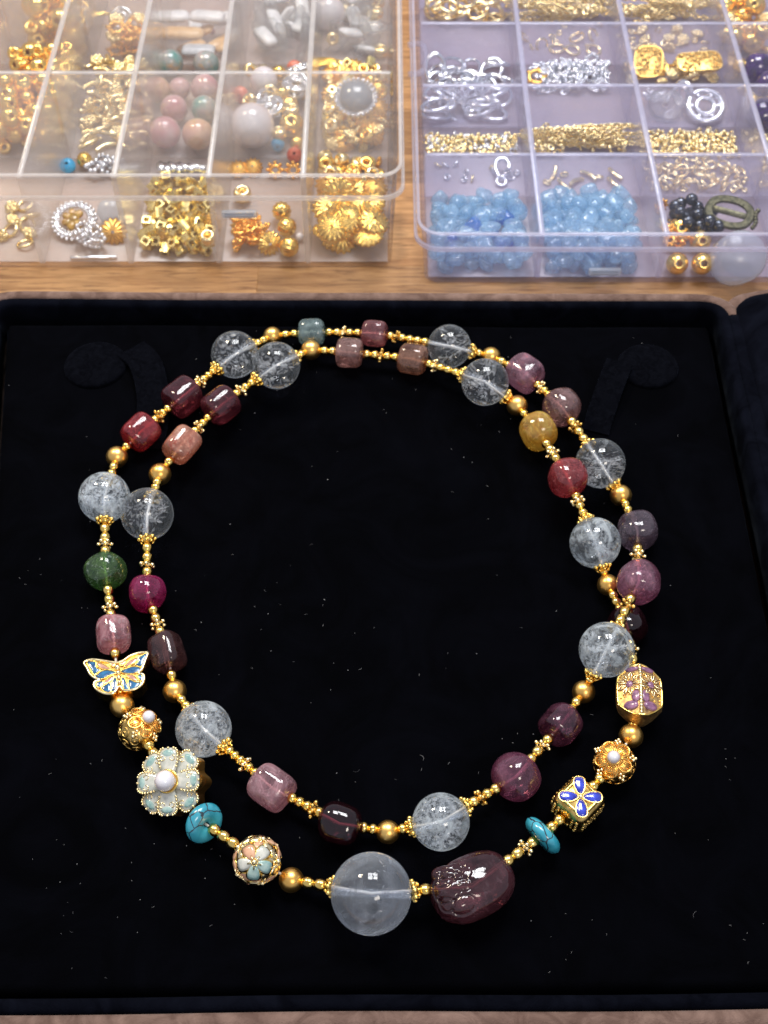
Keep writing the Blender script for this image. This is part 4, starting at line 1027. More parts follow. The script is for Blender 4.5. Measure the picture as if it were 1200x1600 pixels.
# ------------------------------------------------------------------ things lying in the cells
def cellbox(c, i, j):                                   # i: column between x_edges[i], [i+1]; j: row
    m = 1.3
    return c.xe[i] + m + (c.t if i == 0 else 0), c.xe[i + 1] - m - (c.t if i == len(c.xe) - 2 else 0), c.rows[j] + m + (1.2 if j == 0 else 0), c.rows[j + 1] - m
FLOOR = ZT + 2.05
PLACED = {}
def kindmesh():
    K = {}
    def k(name, g, m, r, h, smooth=True, auto=None, cat='bead', nm=None): K[name] = (g.mesh(nm or name, m, smooth, auto), r, h, nm or name, cat)
    ringp = lambda R0, R1, h: [(R0, -h * .8), (R0 + (R1 - R0) * .4, -h), (R1 * .95, -h * .6), (R1, 0), (R1 * .95, h * .6), (R0 + (R1 - R0) * .4, h), (R0, h * .8), (R0, -h * .8)]
    k('rondelle', G().add(lathe(ringp(1.0, 2.6, 1.35), 20)), GOLD, 2.5, 1.3, nm='gold_rondelle')
    k('tallring', G().add(lathe(ringp(1.1, 2.6, 2.1), 20)), GOLD_P, 2.6, 1.8, nm='gold_tube_bead')
    k('ball', G().add(lathe([(.45, -2.5)] + [(2.6 * math.sin(math.pi * a / 12), -2.6 * math.cos(math.pi * a / 12)) for a in range(1, 12)] + [(.45, 2.5)], 20)), GOLD, 2.6, 2.4, nm='gold_ball')
    k('bigball', G().add(lathe([(.9, -3.3)] + [(3.5 * math.sin(math.pi * a / 12), -3.5 * math.cos(math.pi * a / 12)) for a in range(1, 12)] + [(.9, 3.3)], 22)), GOLD, 3.4, 3.2, nm='large_gold_ball')
    v, f = lathe([(.5, -3.0)] + [(3.1 * math.sin(math.pi * a / 14), -3.1 * math.cos(math.pi * a / 14)) for a in range(1, 14)] + [(.5, 3.0)], 48)
    v = [(x * (1 + .06 * math.cos(12 * math.atan2(y, x) + z * .8)), y * (1 + .06 * math.cos(12 * math.atan2(y, x) + z * .8)), z) for x, y, z in v]
    k('fluted', G().add((v, f)), GOLD, 3.0, 2.9, nm='fluted_gold_ball')
    def scal(R_, n, dome, amp=.09):
        pr = [(.55, dome), (R_ * .3, dome * .95), (R_ * .6, dome * .7), (R_ * .85, dome * .3), (R_, 0), (R_ * .96, -.35), (R_ * .6, dome * .7 - .4), (.55, dome - .4)]
        v, f = lathe(pr, n * 5); out = []
        for x, y, z in v:
            rr = math.hypot(x, y); a = math.atan2(y, x); kk = 1 + amp * (rr / R_) ** 2 * math.cos(n * a); out.append((x * kk, y * kk, z + .25 * (rr / R_) * math.cos(n * a)))
        return out, f
    k('flowercap', G().add(scal(5.0, 16, 1.6)), GOLD, 4.6, 1.0, nm='scalloped_gold_cap', cat='bead cap')
    k('flowercap2', G().add(scal(4.2, 14, 2.0)), GOLD_M, 4.0, 1.0, nm='scalloped_gold_cap', cat='bead cap')
    g = G().add(lathe(ringp(.9, 1.9, .8), 16))
    for a in range(8): g.add(sphere(.62, 8, 5), R('Z', 45 * a) @ T(2.1, 0, .55))
    k('crown', g, GOLD_O, 2.6, 1.3, nm='crown_spacer', cat='spacer bead')
    sq = lambda a, z: [(x, y, z) for x, y in rrect(-a, a, -a, a, .3, 2)]
    k('squaretube', G().add(loft([sq(1.45, -1.7), sq(1.45, 1.7), sq(.85, 1.7), sq(.85, -1.7)], False, False, True)), metal('gold_lemon', (.80, .62, .22), (.93, .80, .38), .28), 1.9, 1.5, True, 30, nm='square_gold_tube')
    k('stick', G().add(tube(smooth_path([(-3.4, 0, 0), (-1.2, .5, .3), (1.2, .3, .4), (3.4, -.4, 0)], 4), .75, False, 8)), GOLD_L, 2.6, .8, nm='gold_tube_stick', cat='spacer')
    g = G()
    for a in range(7): g.add(sphere(.95, 8, 6), R('Z', 51.4 * a) @ T(1.7, 0, 0)); g.add(sphere(.6, 7, 5), R('Z', 51.4 * a + 25) @ T(1.0, 0, .8))
    g.add(sphere(1.2, 8, 6)); k('cluster', g, GOLD_L, 2.5, 1.4, nm='gold_cluster_bead')
    g = G().add(torus(2.0, .5, 20, 7))
    for a in range(5): g.add(tube([(1.5 * math.cos(a * 1.257 + .3), 1.5 * math.sin(a * 1.257 + .3), 0), (3.0 * math.cos(a * 1.257), 3.0 * math.sin(a * 1.257), .3)], .5, False, 6))
    k('star', g, GOLD_O, 2.8, .9, nm='gold_star_spacer', cat='spacer bead')
    k('pearl', G().add(sphere(1, 32, 20)), PEARL, 1, 1, nm='pearl'); k('greypearl', G().add(sphere(1, 32, 20)), PEARL_G, 1, 1, nm='grey_pearl')
    for nm_, (a, b_, vs) in dict(pinkball=((.74, .24, .30), (.88, .68, .64), .0), goldball2=((.80, .36, .30), (.92, .68, .32), 0), tealball=((.12, .46, .40), (.72, .50, .50), 0)).items():
        K[nm_] = (G().add(sphere(1, 28, 18)).mesh('cloisonne_ball', stone('cloisonne_' + nm_, a, b_, (.85, .52, .16), .2, 320, 0, trans=0)), 1, 1, 'cloisonne_ball', 'bead')
    k('turq', G().add(lathe([(.5, -2.0)] + [(2.7 * math.sin(math.pi * a / 12), -2.2 * math.cos(math.pi * a / 12)) for a in range(1, 12)] + [(.5, 2.0)], 24)), plain('sky_blue', (.02, .26, .52), (.05, .42, .70), .2), 2.7, 2.2, nm='blue_bead')
    k('coral', G().add(lathe([(.4, -1.7)] + [(2.2 * math.sin(math.pi * a / 10), -1.8 * math.cos(math.pi * a / 10)) for a in range(1, 10)] + [(.4, 1.7)], 20)), plain('coral', (.62, .12, .07), (.80, .26, .16), .25), 2.2, 1.8, nm='coral_bead')
    rr = random.Random(2)
    for n in range(4):
        v, f = superell(rr.uniform(2.6, 3.6), rr.uniform(2.2, 3.0), rr.uniform(1.6, 2.4), .85, .9, 20, 12); v = [tuple(Vector(p) * (1 + .30 * hashn(Vector(p) * .75, n))) for p in v]
        k('chip%d' % n, G().add((v, f)), CHIP if n != 3 else CHIP_D, 2.7, 1.8, nm='blue_chip' if n != 3 else 'deep_blue_chip', cat='stone chip')
    k('ovalring', G().add(torus(3.6, .62, 28, 8, 1.25, .85)), SILVER, 3.6, .8, nm='oval_silver_ring', cat='jump ring')
    k('goldring', G().add(torus(2.6, .55, 22, 8)), GOLD_P, 2.8, .8, nm='gold_jump_ring', cat='jump ring')
    k('link', G().add(torus(1.05, .40, 12, 6, 1.2, .9)), GOLD_L, 1.2, .6, nm='gold_chain_link', cat='chain link')
    k('goldseed', G().add(sphere(1.05, 9, 6)), GOLD_L, 1.0, .9, nm='gold_crimp_bead')
    k('slink', G().add(torus(1.0, .40, 12, 6, 1.2, .9)), SILVER, 1.2, .6, nm='silver_chain_link', cat='chain link')
    g = G()
    for a in range(13): g.add(torus(1.0, .36, 10, 5, 1.2, .85), T(-10 + a * 1.65, 0, .15 * math.sin(a)) @ R('X', 45 if a % 2 else -45))
    k('chain', g, GOLD_L, 5, .8, nm='gold_chain', cat='chain')
    def plaque(w_, h_):
        g = G().add(prism(rrect(-w_, w_, -h_, h_, min(w_, h_) * .7, 5), -.7, .5, .3)); r2 = random.Random(5)
        g.add(tube([(x, y, .55) for x, y in rrect(-w_, w_, -h_, h_, min(w_, h_) * .7, 5)], .4, True, 6))
        for _ in range(50): g.add(sphere(r2.uniform(.5, .85), 7, 5), T(r2.uniform(-w_ * .8, w_ * .8), r2.uniform(-h_ * .8, h_ * .8), .75))
        return g
    k('plaqueA', plaque(5.0, 5.2), GOLD_A, 5, 1, True, 40, nm='filigree_plaque', cat='pendant'); k('plaqueB', plaque(8.0, 4.2), GOLD_A, 6, 1, True, 40, nm='filigree_plaque', cat='pendant')
    k('disc', G().add(lathe([(0, -.8), (.86, -.8), (1, -.5), (1, .5), (.86, .8), (0, .8)], 36)), FROST, 1, .8, nm='frosted_disc', cat='disc')
    k('bar', G().add(slab(-7.5, 7.5, -.55, .55, -.5, .5, .3)), SILVER, 4, .6, True, 40, nm='silver_bar', cat='bar')
    g = G(); r2 = random.Random(8)
    for a in range(26):
        an = 2 * math.pi * a / 26; g.add(sphere(1.05, 7, 5), T(6.0 * math.cos(an), 6.0 * math.sin(an), r2.uniform(-.3, .6))); g.add(sphere(.7, 6, 4), T(7.1 * math.cos(an + .1), 7.1 * math.sin(an + .1), 0)); g.add(sphere(.6, 6, 4), T(4.9 * math.cos(an + .1), 4.9 * math.sin(an + .1), .7))
    g.add(torus(5.9, .9, 30, 6)); K['brooch'] = (g.mesh('crystal_ring_frame', SILVER), 6.5, 1.5, 'crystal_brooch', 'brooch')
    v, f = lathe([(.35, -3.0), (1.3, -2.8), (1.5, 0), (1.3, 2.8), (.35, 3.0)], 30); v = [(x * (1 + .08 * math.cos(10 * math.atan2(y, x))), y * (1 + .08 * math.cos(10 * math.atan2(y, x))), z) for x, y, z in v]
    k('silvertube', G().add((v, f)), SILVER, 2, 1.4, nm='fluted_silver_tube')
    g = G()
    for a in range(9): g.add(sphere(.8, 7, 5), R('Z', 40 * a) @ T(1.6 + .4 * (a % 2), 0, .5 * (a % 3)))
    k('sgran', g, SILVER, 2.2, 1.2, nm='silver_cluster_bead')
    k('black', G().add(sphere(2.1, 14, 9)), GUN, 2.0, 2.0, nm='gunmetal_bead')
    k('amethyst', G().add(superell(5.0, 5.0, 4.6, .9, .9, 24, 16)), stone('deep_amethyst', (.045, .015, .10), (.10, .04, .20)), 4.8, 4.4, nm='amethyst_bead')
    g = G().add(torus(4.6, .9, 30, 8)).add(torus(2.4, .7, 24, 8))
    for a in range(6): g.add(tube([(2.5 * math.cos(a * 1.047), 2.5 * math.sin(a * 1.047), 0), (4.6 * math.cos(a * 1.047), 4.6 * math.sin(a * 1.047), 0)], .7, False, 6))
    k('silvbutton', g, SILVER, 5, 1, nm='silver_openwork_button', cat='button')
    k('glassbutton', G().add(lathe([(1.2, -1.2), (4.6, -1.3), (5.2, -.4), (4.8, .7), (3.2, 1.2), (1.2, .9), (1.2, -1.2)], 30)), GLASS, 5, 1.2, nm='glass_button', cat='button')
    k('ivory', G().add(slab(-5.5, 5.5, -2.6, 2.6, -1.2, 1.2, .9)), plain('white_shell', (.66, .68, .70), (.80, .81, .82), .25), 4.5, 1.2, nm='white_shell_tablet', cat='tablet')
    k('amber', G().add(slab(-6.0, 6.0, -2.4, 2.4, -1.2, 1.2, .9)), plain('honey_shell', (.62, .36, .13), (.80, .55, .28), .25), 4.5, 1.2, nm='honey_tablet', cat='tablet')
    v, f = superell(2.2, 1.8, 6.5, .7, .9, 20, 14); k('crystal', G().add((v, f)), GLASS, 3.4, 1.8, nm='clear_crystal_stick', cat='crystal')
    g = G()
    for a in range(9): g.add(tube(smooth_path([(-4.5, -2 + a * .5, 0), (-1, -1.4 + a * .35, .9), (2, -.8 + a * .2, .8), (5, 0, 0)], 4), .33, False, 5))
    k('leaf', g, GOLD, 4, .8, nm='gold_leaf_charm', cat='charm')
    k('amb', G().add(superell(1.5, 1.2, .9, .8, .9, 14, 9)), stone('amber_crystal', (.55, .28, .04), (.80, .52, .14)), 1.3, .8, nm='amber_crystal', cat='crystal')
    # buckle with two slots
    def buckle():
        o = superloop = [(-6.5, -3.0), (-3.5, -4.6), (0, -5.0), (3.5, -4.6), (6.5, -3.0), (7.6, 0), (6.5, 3.0), (3.5, 4.6), (0, 5.0), (-3.5, 4.6), (-6.5, 3.0), (-7.6, 0)]
        g = G(); out = smooth_loop(o, 3); n = len(out)
        loops = [[(x, y, -.7) for x, y in out], [(x, y, .5) for x, y in out], [(x * .94, y * .92, .9) for x, y in out], [(x * .70, y * .62, .9) for x, y in out], [(x * .68, y * .58, .5) for x, y in out], [(x * .68, y * .58, -.7) for x, y in out]]
        g.add(loft(loops, False, False, True)); g.add(slab(-5.3, 5.3, -.9, .9, -.6, .7, .3))
        for a in range(7): g.add(sphere(.8, 8, 6), T(8.0 + .4 * math.sin(a), -2.7 + a * .9, .2))
        return g
    k('buckle', buckle(), BRONZE, 6, 1, True, 40, nm='bronze_buckle', cat='buckle')
    return K
K = kindmesh()
def single(kind, p, rot, label, scale=None, group=None, cat=None):
    me, r, h, nm, ct = K[kind]
    o = put(nm, me, None, p, rot, scale); tag(o, label, cat or ct, group); return o
def heap(c, i, j, kinds, n, label, group, reg=(0, 1, 0, 1), seed=1, flat=.5, back=0.0, scale=1.0, zmax=None):
    """drop n pieces one by one into a cell, each coming to rest on those already there"""
    rr = random.Random(seed * 77 + i * 13 + j); x0, x1, y0, y1 = cellbox(c, i, j); W, D = x1 - x0, y1 - y0
    x0, x1 = x0 + W * reg[0], x0 + W * reg[1]; y0, y1 = (y0 + D * reg[2], y0 + D * reg[3]) if reg[3] <= 1 else (max(y0, at(600, reg[3], FLOOR).y), min(y1, at(600, reg[2], FLOOR).y))
    L = PLACED.setdefault((id(c), i, j), [])
    labs = label if isinstance(label, dict) else None
    for _ in range(n):
        kd = rr.choice(kinds); me, r, h, nm, ct = K[kd]; r *= scale; h *= scale; best = None
        for _t in range(9):
            x, y = rr.uniform(min(x0 + r, (x0 + x1) / 2), max(x1 - r, (x0 + x1) / 2)), rr.uniform(min(y0 + r, (y0 + y1) / 2), max(y1 - r, (y0 + y1) / 2)); z = FLOOR + h * .95 
            for qx, qy, qz, qr, qh in L:
                d = math.hypot(x - qx, y - qy); s = r * .88 + qr * .88
                if d < s: z = max(z, qz + (h + qh) * .92 * math.sqrt(max(0, 1 - (d / s) ** 2)))
            cost = z - back * (y - y0) / max(1, y1 - y0)
            if best is None or cost < best[0]: best = (cost, x, y, z)
        _, x, y, z = best
        if z > FLOOR + (zmax or (c.H - 4)): continue
        rot = R('Z', rr.gauss(0, 30)) @ R('X', rr.gauss(32, 20)) @ R('Z', rr.uniform(0, 360)) if kd.startswith('flowercap') or (kd in ('rondelle', 'tallring', 'ball', 'bigball') and rr.random() < .6) else R('Z', rr.gauss(0, 9)) @ R('X', rr.gauss(0, 20)) if kd in ('chain', 'leaf') else R('Z', rr.uniform(0, 360)) @ R('X', rr.gauss(0, 12) if kd == 'stick' else rr.gauss(0, 24) if rr.random() < flat else rr.uniform(25, 90)) @ R('Z', rr.uniform(0, 360))
        L.append((x, y, z, r, h))
        single(kd, (x, y, z), rot, labs[kd] if labs else label, scale * rr.uniform(.93, 1.05), group if not labs else labs[kd][:60])
def spot(c, i, j, px, py, zf):
    """the point seen at a picture place, zf millimetres above the cell floor; remembered so heaps rest round it"""
    p = at(px, py, FLOOR + zf); return p
def rest(c, i, j, kind, px, py, zf, rot, label, r, scale=None, cat=None, group=None):
    p = spot(c, i, j, px, py, zf); PLACED.setdefault((id(c), i, j), []).append((p.x, p.y, p.z, r, r * .8)); return single(kind, p, rot, label, scale, group, cat)
I3 = Matrix.Identity(4)

# ---- left case: columns 1..5 are in view (0 lies outside the frame)
# picture rows of the cell floors, left case: front row 250-405, second row 108-250, third row 0-105
TC, LC = 'tall case', 'lavender case'
# column 1 (cut by the frame)
heap(CL, 1, 0, ['goldring', 'cluster'], 9, {'goldring': 'pale gold jump ring at the front of the leftmost cell of the tall case', 'cluster': 'gold cluster bead at the front of the leftmost cell of the tall case'}, None, (.3, 1, 310, 400), 1)
heap(CL, 1, 1, ['rondelle', 'ball', 'bigball'], 90, {'rondelle': 'gold rondelle heaped in the leftmost cell of the tall case', 'ball': 'smooth gold ball heaped in the leftmost cell of the tall case', 'bigball': 'larger gold ball heaped in the leftmost cell of the tall case'}, None, (0, 1, 112, 246), 2, back=5, zmax=14)
heap(CL, 1, 2, ['bigball', 'rondelle'], 46, {'bigball': 'large polished gold ball in the far left cell of the tall case', 'rondelle': 'gold rondelle in the far left cell of the tall case'}, None, (0, 1, 0, 104), 11, zmax=16, scale=1.2)
# column 2
o = empty('crystal_brooch', spot(CL, 2, 0, 116, 345, 3.5), R('X', 18)); tag(o, 'round silver crystal brooch with amber stones in the tall case', 'brooch'); put('ring_frame', K['brooch'][0], o)
for a in range(7): put('amber_crystal', K['amb'][0], o, (2.4 * math.cos(a * .9) * (a > 0), 2.4 * math.sin(a * .9) * (a > 0), .9), R('Z', a * 50), 1.1)
PLACED.setdefault((id(CL), 2, 0), []).append((*(o.location / S)[:2], (o.location / S).z, 7, 2.5))
rest(CL, 2, 0, 'disc', 174, 332, 4.5, R('X', 35), 'pale frosted glass disc leaning beside the crystal brooch', 4, 4.2)
rest(CL, 2, 0, 'flowercap2', 178, 362, 3, R('X', 55), 'gold scalloped cap below the frosted disc in the tall case', 4)
rest(CL, 2, 0, 'bar', 146, 402, .8, R('Z', 2), 'thin silver bar along the front of the tall case', 4)
heap(CL, 2, 0, ['sgran'], 7, 'small silver cluster bead by the thin silver bar', 'silver clusters by the bar', (.3, .95, 370, 398), 3)
rest(CL, 2, 0, 'turq', 106, 259, 2.4, R('X', 30), 'bright sky blue bead in front of the curved gold tubes', 2.7)
rest(CL, 2, 0, 'fluted', 132, 250, 2.6, R('X', 60), 'fluted gold ball next to the sky blue bead', 2.6, .85)
for k, (x, y) in enumerate(((148, 262), (160, 254), (172, 262), (184, 256))):
    rest(CL, 2, 0, 'sgran', x, y, 3 - k % 2, R('X', 30 * k), 'silver cluster bead beside the sky blue bead', 2.5, 1.3, group='silver clusters by the sky blue bead')
heap(CL, 2, 1, ['stick', 'stick', 'cluster'], 105, {'stick': 'curved gold tube heaped in the second cell of the tall case', 'cluster': 'knobbly gold bead among the curved gold tubes'}, None, (0, 1, 118, 244), 4, .7, back=6, zmax=12, scale=1.1)
heap(CL, 2, 2, ['star', 'star', 'cluster'], 44, {'star': 'orange gold star spacer in a back cell of the tall case', 'cluster': 'knobbly gold bead among the star spacers'}, None, (.15, 1, 62, 104), 12, .5, zmax=11, scale=1.2)
rest(CL, 2, 2, 'silvbutton', 190, 28, 4, R('X', 40), 'silver openwork piece behind the gold star spacers', 4, .8); rest(CL, 2, 2, 'leaf', 150, 26, 4, R('Z', 20), 'gold leaf charm behind the star spacers', 4, 1.1)
# column 3
heap(CL, 3, 0, ['squaretube'], 92, 'pale gold square tube heaped at the front of the middle cell', 'square gold tubes', (0, 1, 285, 404), 5, .3, zmax=8)
rest(CL, 3, 0, 'tallring', 325, 372, 6, R('X', 15), 'round gold ring bead beside the square tubes', 3)
for k in range(8):
    rest(CL, 3, 0, 'silvertube', 252 + k * 8.5, 262 + 2 * (k % 2), 3, R('Z', 15 + 6 * k) @ R('X', 75), 'fluted silver tube in the row above the square gold tubes', 1.5, 1.0, group='fluted silver tubes')
for k, (x, y, kd, s, zf, lab) in enumerate(((258, 207, 'pinkball', 5.4, 5.4, 'pale pink enamel ball low on the left of the enamel ball pile'), (309, 210, 'goldball2', 5.4, 5.4, 'peach and gold enamel ball low on the right of the enamel ball pile'),
        (272, 170, 'pinkball', 4.8, 5, 'whitish pink enamel ball in the middle of the enamel ball pile'), (319, 170, 'tealball', 4.6, 5, 'teal green enamel ball above the peach one'), (320, 138, 'pinkball', 5.0, 6, 'dotted pink enamel ball at the top right of the pile'),
        (281, 138, 'pinkball', 3.8, 5, 'small deep pink enamel ball at the top of the pile'), (246, 140, 'goldball2', 4.6, 5, 'gold enamel ball at the top left of the pile'))):
    rest(CL, 3, 1, kd, x, y, zf, R('X', 40 * k) @ R('Y', 70 * k), lab, s, s)
rest(CL, 3, 2, 'tealball', 266, 98, 5, R('Y', 60), 'teal enamel ball at the left in front of the tablets', 5, 4.8); rest(CL, 3, 2, 'tealball', 322, 100, 5, R('X', 130), 'teal enamel ball at the right in front of the tablets', 5, 4.8)
heap(CL, 3, 2, ['amber', 'ivory', 'pinkball'], 8, {'amber': 'honey tablet low in the tablet pile', 'ivory': 'white tablet low in the tablet pile', 'pinkball': 'buried enamel ball in the tablet pile'}, None, (0, 1, 20, 90), 13, .9, zmax=6)
rest(CL, 3, 2, 'amber', 285, 52, 8, R('Z', -3), 'honey coloured tablet lying on the tablet pile', 5, 1.3); rest(CL, 3, 2, 'ivory', 268, 26, 8, R('Z', 4), 'white tablet behind the honey one', 5, 1.2); rest(CL, 3, 2, 'ivory', 324, 26, 8, R('Z', -6), 'white tablet right of its twin behind the honey one', 5, 1.2); rest(CL, 3, 2, 'ivory', 310, 78, 7, R('Z', -3), 'grey white tablet in front of the honey one', 5, 1.1)
# column 4
for k, (x, y) in enumerate(((440, 330), (448, 355), (452, 386))):
    rest(CL, 4, 0, 'fluted', x, y, 3 + (2 - k) * .5, R('X', 60 + 30 * k) @ R('Y', 30 * k), ('uppermost', 'middle', 'lowest')[k] + ' of three fluted gold balls near the front of the case', 3)
rest(CL, 4, 0, 'pearl', 468, 370, 1.5, I3, 'tiny pearl beside the fluted gold balls', 1.5, 1.4)
rest(CL, 4, 0, 'flowercap2', 380, 352, 2, R('X', 20), 'upper gold flower cap above the crown spacers', 3, .95); rest(CL, 4, 0, 'flowercap', 421, 380, 3.5, R('X', 65) @ R('Y', 20), 'large gold flower cap standing beside the fluted balls', 3, .8)
rest(CL, 4, 0, 'tallring', 379, 304, 3, R('X', 10), 'gold tube bead above the upper gold flower cap', 3, 1.15)
heap(CL, 4, 0, ['crown'], 14, 'orange gold crown spacer at the front of the fourth cell', 'orange gold crown spacers', (.05, .6, 360, 402), 7, .8)
for k, (x, y) in enumerate(((372, 264), (395, 262), (430, 266), (458, 266))):
    rest(CL, 4, 0, 'crown' if k > 1 else 'flowercap2', x, y, 2, R('X', 20 + 10 * k), ('leftmost gold flower cap in the row below the large pearl', 'second gold flower cap in the row below the large pearl', 'orange crown spacer in the row below the large pearl', 'orange crown spacer under the coral red bead')[k], 2.5, 1.15 if k > 1 else .8)
rest(CL, 4, 1, 'pearl', 394, 196, 7.5, I3, 'largest white pearl in the middle of the tall case', 7.5, 7.6)
rest(CL, 4, 1, 'bigball', 456, 196, 4, R('X', 30), 'gold ball with an open hole right of the large pearl', 4.2, 1.3); rest(CL, 4, 1, 'ball', 452, 165, 4, R('X', 25), 'gold bead standing above the ball by the large pearl', 3, 1.3)
rest(CL, 4, 1, 'coral', 460, 242, 2, R('X', 40), 'coral red bead below the large white pearl', 2.2, 1.2); rest(CL, 4, 1, 'turq', 434, 226, 2.5, R('X', 80), 'dull blue bead below the large white pearl', 2.4, .9)
rest(CL, 4, 1, 'coral', 375, 148, 3, R('X', 70), 'coral pink bead above the large white pearl', 2.2, 1.4); rest(CL, 4, 1, 'pearl', 412, 126, 5, I3, 'half hidden pale pearl above the large one', 5, 5)
heap(CL, 4, 1, ['ball', 'cluster', 'tallring', 'silvbutton'], 34, {'ball': 'gold ball around the large white pearl', 'cluster': 'gold cluster bead around the large white pearl', 'tallring': 'pale gold tube bead around the large white pearl', 'silvbutton': 'silver openwork piece around the large white pearl'}, None, (0, 1, 112, 246), 8, zmax=7)
rest(CL, 4, 2, 'coral', 460, 106, 3, R('X', 80), 'orange red bead in front of the crystal sticks', 2.5, 1.3)
heap(CL, 4, 2, ['crystal', 'crystal', 'crystal', 'ivory'], 34, {'crystal': 'clear crystal stick heaped in the back of the tall case', 'ivory': 'white tablet among the clear crystal sticks'}, None, (0, 1, 0, 100), 14, .8, zmax=12)
# column 5
heap(CL, 5, 0, ['flowercap', 'flowercap', 'flowercap2'], 46, {'flowercap': 'polished scalloped gold cap stacked in the front corner of the tall case', 'flowercap2': 'satin scalloped gold cap in the front corner of the tall case'}, None, (0, 1, 300, 404), 9, .5, zmax=9)
heap(CL, 5, 0, ['crown', 'rondelle', 'tallring'], 20, {'crown': 'orange crown spacer behind the scalloped gold caps', 'rondelle': 'gold rondelle behind the scalloped gold caps', 'tallring': 'pale gold tube bead behind the scalloped gold caps'}, None, (0, 1, 252, 300), 16, .6, zmax=9)
heap(CL, 5, 1, ['tallring', 'rondelle', 'cluster', 'flowercap2', 'squaretube'], 84, {'tallring': 'pale gold tube bead in the right end cell of the tall case', 'rondelle': 'polished gold rondelle in the right end cell of the tall case', 'cluster': 'knobbly gold bead in the right end cell of the tall case', 'squaretube': 'square gold tube in the right end cell of the tall case', 'flowercap2': 'satin gold cap in the right end cell of the tall case'}, None, (0, 1, 112, 248), 10, .6, zmax=9)
p = spot(CL, 5, 1, 556, 152, 13); o = empty('rhinestone_pearl', p, R('X', 25)); tag(o, 'grey blue pearl cabochon edged with rhinestones in the tall case', 'brooch')
put('cabochon', K['greypearl'][0], o, (0, 0, 0), None, (6.0, 6.0, 4.2)); put('setting', G().add(lathe([(0, -1.4), (6.4, -1.2), (6.8, -.4), (6.2, .2), (0, .2)], 32)).mesh('setting', SILVER), o)
RS = G().add(sphere(.75, 8, 6)).mesh('rhinestone', SILVER)
for a in range(26): put('rhinestone', RS, o, (7.0 * math.cos(a * .2417), 7.0 * math.sin(a * .2417), 0))
rest(CL, 5, 2, 'pearl', 513, 20, 6, I3, 'cream pearl at the back of the right end column', 6, 6.4); rest(CL, 5, 2, 'leaf', 520, 102, 4, R('Z', -15), 'gold leaf charm at the right end of the tall case', 5, 1.4)
heap(CL, 5, 2, ['crystal', 'tallring', 'ivory'], 32, {'crystal': 'clear crystal stick under the cream pearl', 'tallring': 'pale gold tube bead under the cream pearl', 'ivory': 'white tablet under the cream pearl'}, None, (0, 1, 0, 104), 15, .8, zmax=8)

# ---- lavender case, cell floors in the picture: front row 312-438, second 197-308, third 95-195, fourth 0-95
chl = lambda w: {'chip0': 'pale blue stone chip in ' + w, 'chip1': 'pale blue stone chip in ' + w, 'chip2': 'pale blue stone chip in ' + w, 'chip3': 'deep blue stone chip in ' + w}
heap(CR, 0, 0, ['chip0', 'chip1', 'chip2'] * 4 + ['chip3'], 112, chl('the corner cell of the lavender case'), None, (0, 1, 322, 440), 21, .7, zmax=8, scale=.98)
heap(CR, 1, 0, ['chip0', 'chip1', 'chip2', 'chip0', 'chip1', 'chip2'], 116, chl('the second front cell of the lavender case'), None, (0, .92, 318, 440), 22, .7, zmax=9, scale=.95)
heap(CR, 2, 0, ['black'], 24, 'dark gunmetal bead beside the bronze buckle', 'gunmetal beads', (.12, .62, 330, 378), 25, zmax=8)
rest(CR, 2, 0, 'buckle', 1140, 332, 8, R('Z', -24) @ R('X', 36), 'dark bronze buckle with two slots in the lavender case', 5, 1.05)
rest(CR, 2, 0, 'disc', 1152, 404, 6.5, R('X', 38) @ R('Y', 4), 'large frosted pale disc leaning in the lavender case', 6, 8.0)
for k, (x, y, z) in enumerate(((1058, 412, 3.2), (1097, 412, 3.2), (1062, 356, 3.2), (1094, 376, 3.2))):
    rest(CR, 2, 0, 'bigball', x, y, z, R('X', 50), ('left gold ball at the front beside the frosted disc', 'gold ball at the front touching the frosted disc', 'gold ball in front of the gunmetal beads', 'gold ball half behind the front pair')[k], 3.4, 1.0)
heap(CR, 2, 0, ['link', 'crown'], 14, {'link': 'gold chain link at the foot of the gunmetal beads', 'crown': 'orange crown spacer at the foot of the gunmetal beads'}, None, (0, .3, 325, 400), 28, zmax=5)
# second row
o = empty('lobster_clasp', spot(CR, 0, 1, 786, 262, 3), R('Z', 10) @ R('X', 20)); tag(o, 'small silver clasp standing behind the pale blue chips', 'clasp')
put('hook', G().add(tube(smooth_path([(-2, -4, 0), (-2.6, 0, 0), (-1.5, 3, 0), (1, 3.4, 0), (2.2, 1.2, 0), (1.8, -1, 0)], 5), .8, False, 8)).mesh('hook', SILVER), o); put('swivel', G().add(torus(1.6, .55, 16, 6)).mesh('swivel', SILVER), o, (-1.6, -5.2, 0)); put('bar', G().add(tube([(-2.6, -3.4, 0), (2, -3, 0)], .6)).mesh('bar', SILVER), o)
heap(CR, 0, 1, ['slink', 'link'], 12, {'slink': 'silver chain link behind the corner chips', 'link': 'gold chain link behind the corner chips'}, None, (.1, 1, 255, 290), 23)
heap(CR, 1, 1, ['link', 'stick'], 9, {'link': 'gold chain link behind the second heap of chips', 'stick': 'gold tube stick behind the second heap of chips'}, None, (.1, .9, 258, 306), 24)
heap(CR, 2, 1, ['link', 'goldseed', 'goldring'], 80, {'link': 'pale gold chain link behind the bronze buckle', 'goldseed': 'pale tiny gold crimp bead behind the bronze buckle', 'goldring': 'pale gold jump ring behind the bronze buckle'}, None, (0, 1, 252, 306), 26, zmax=6, scale=.85)
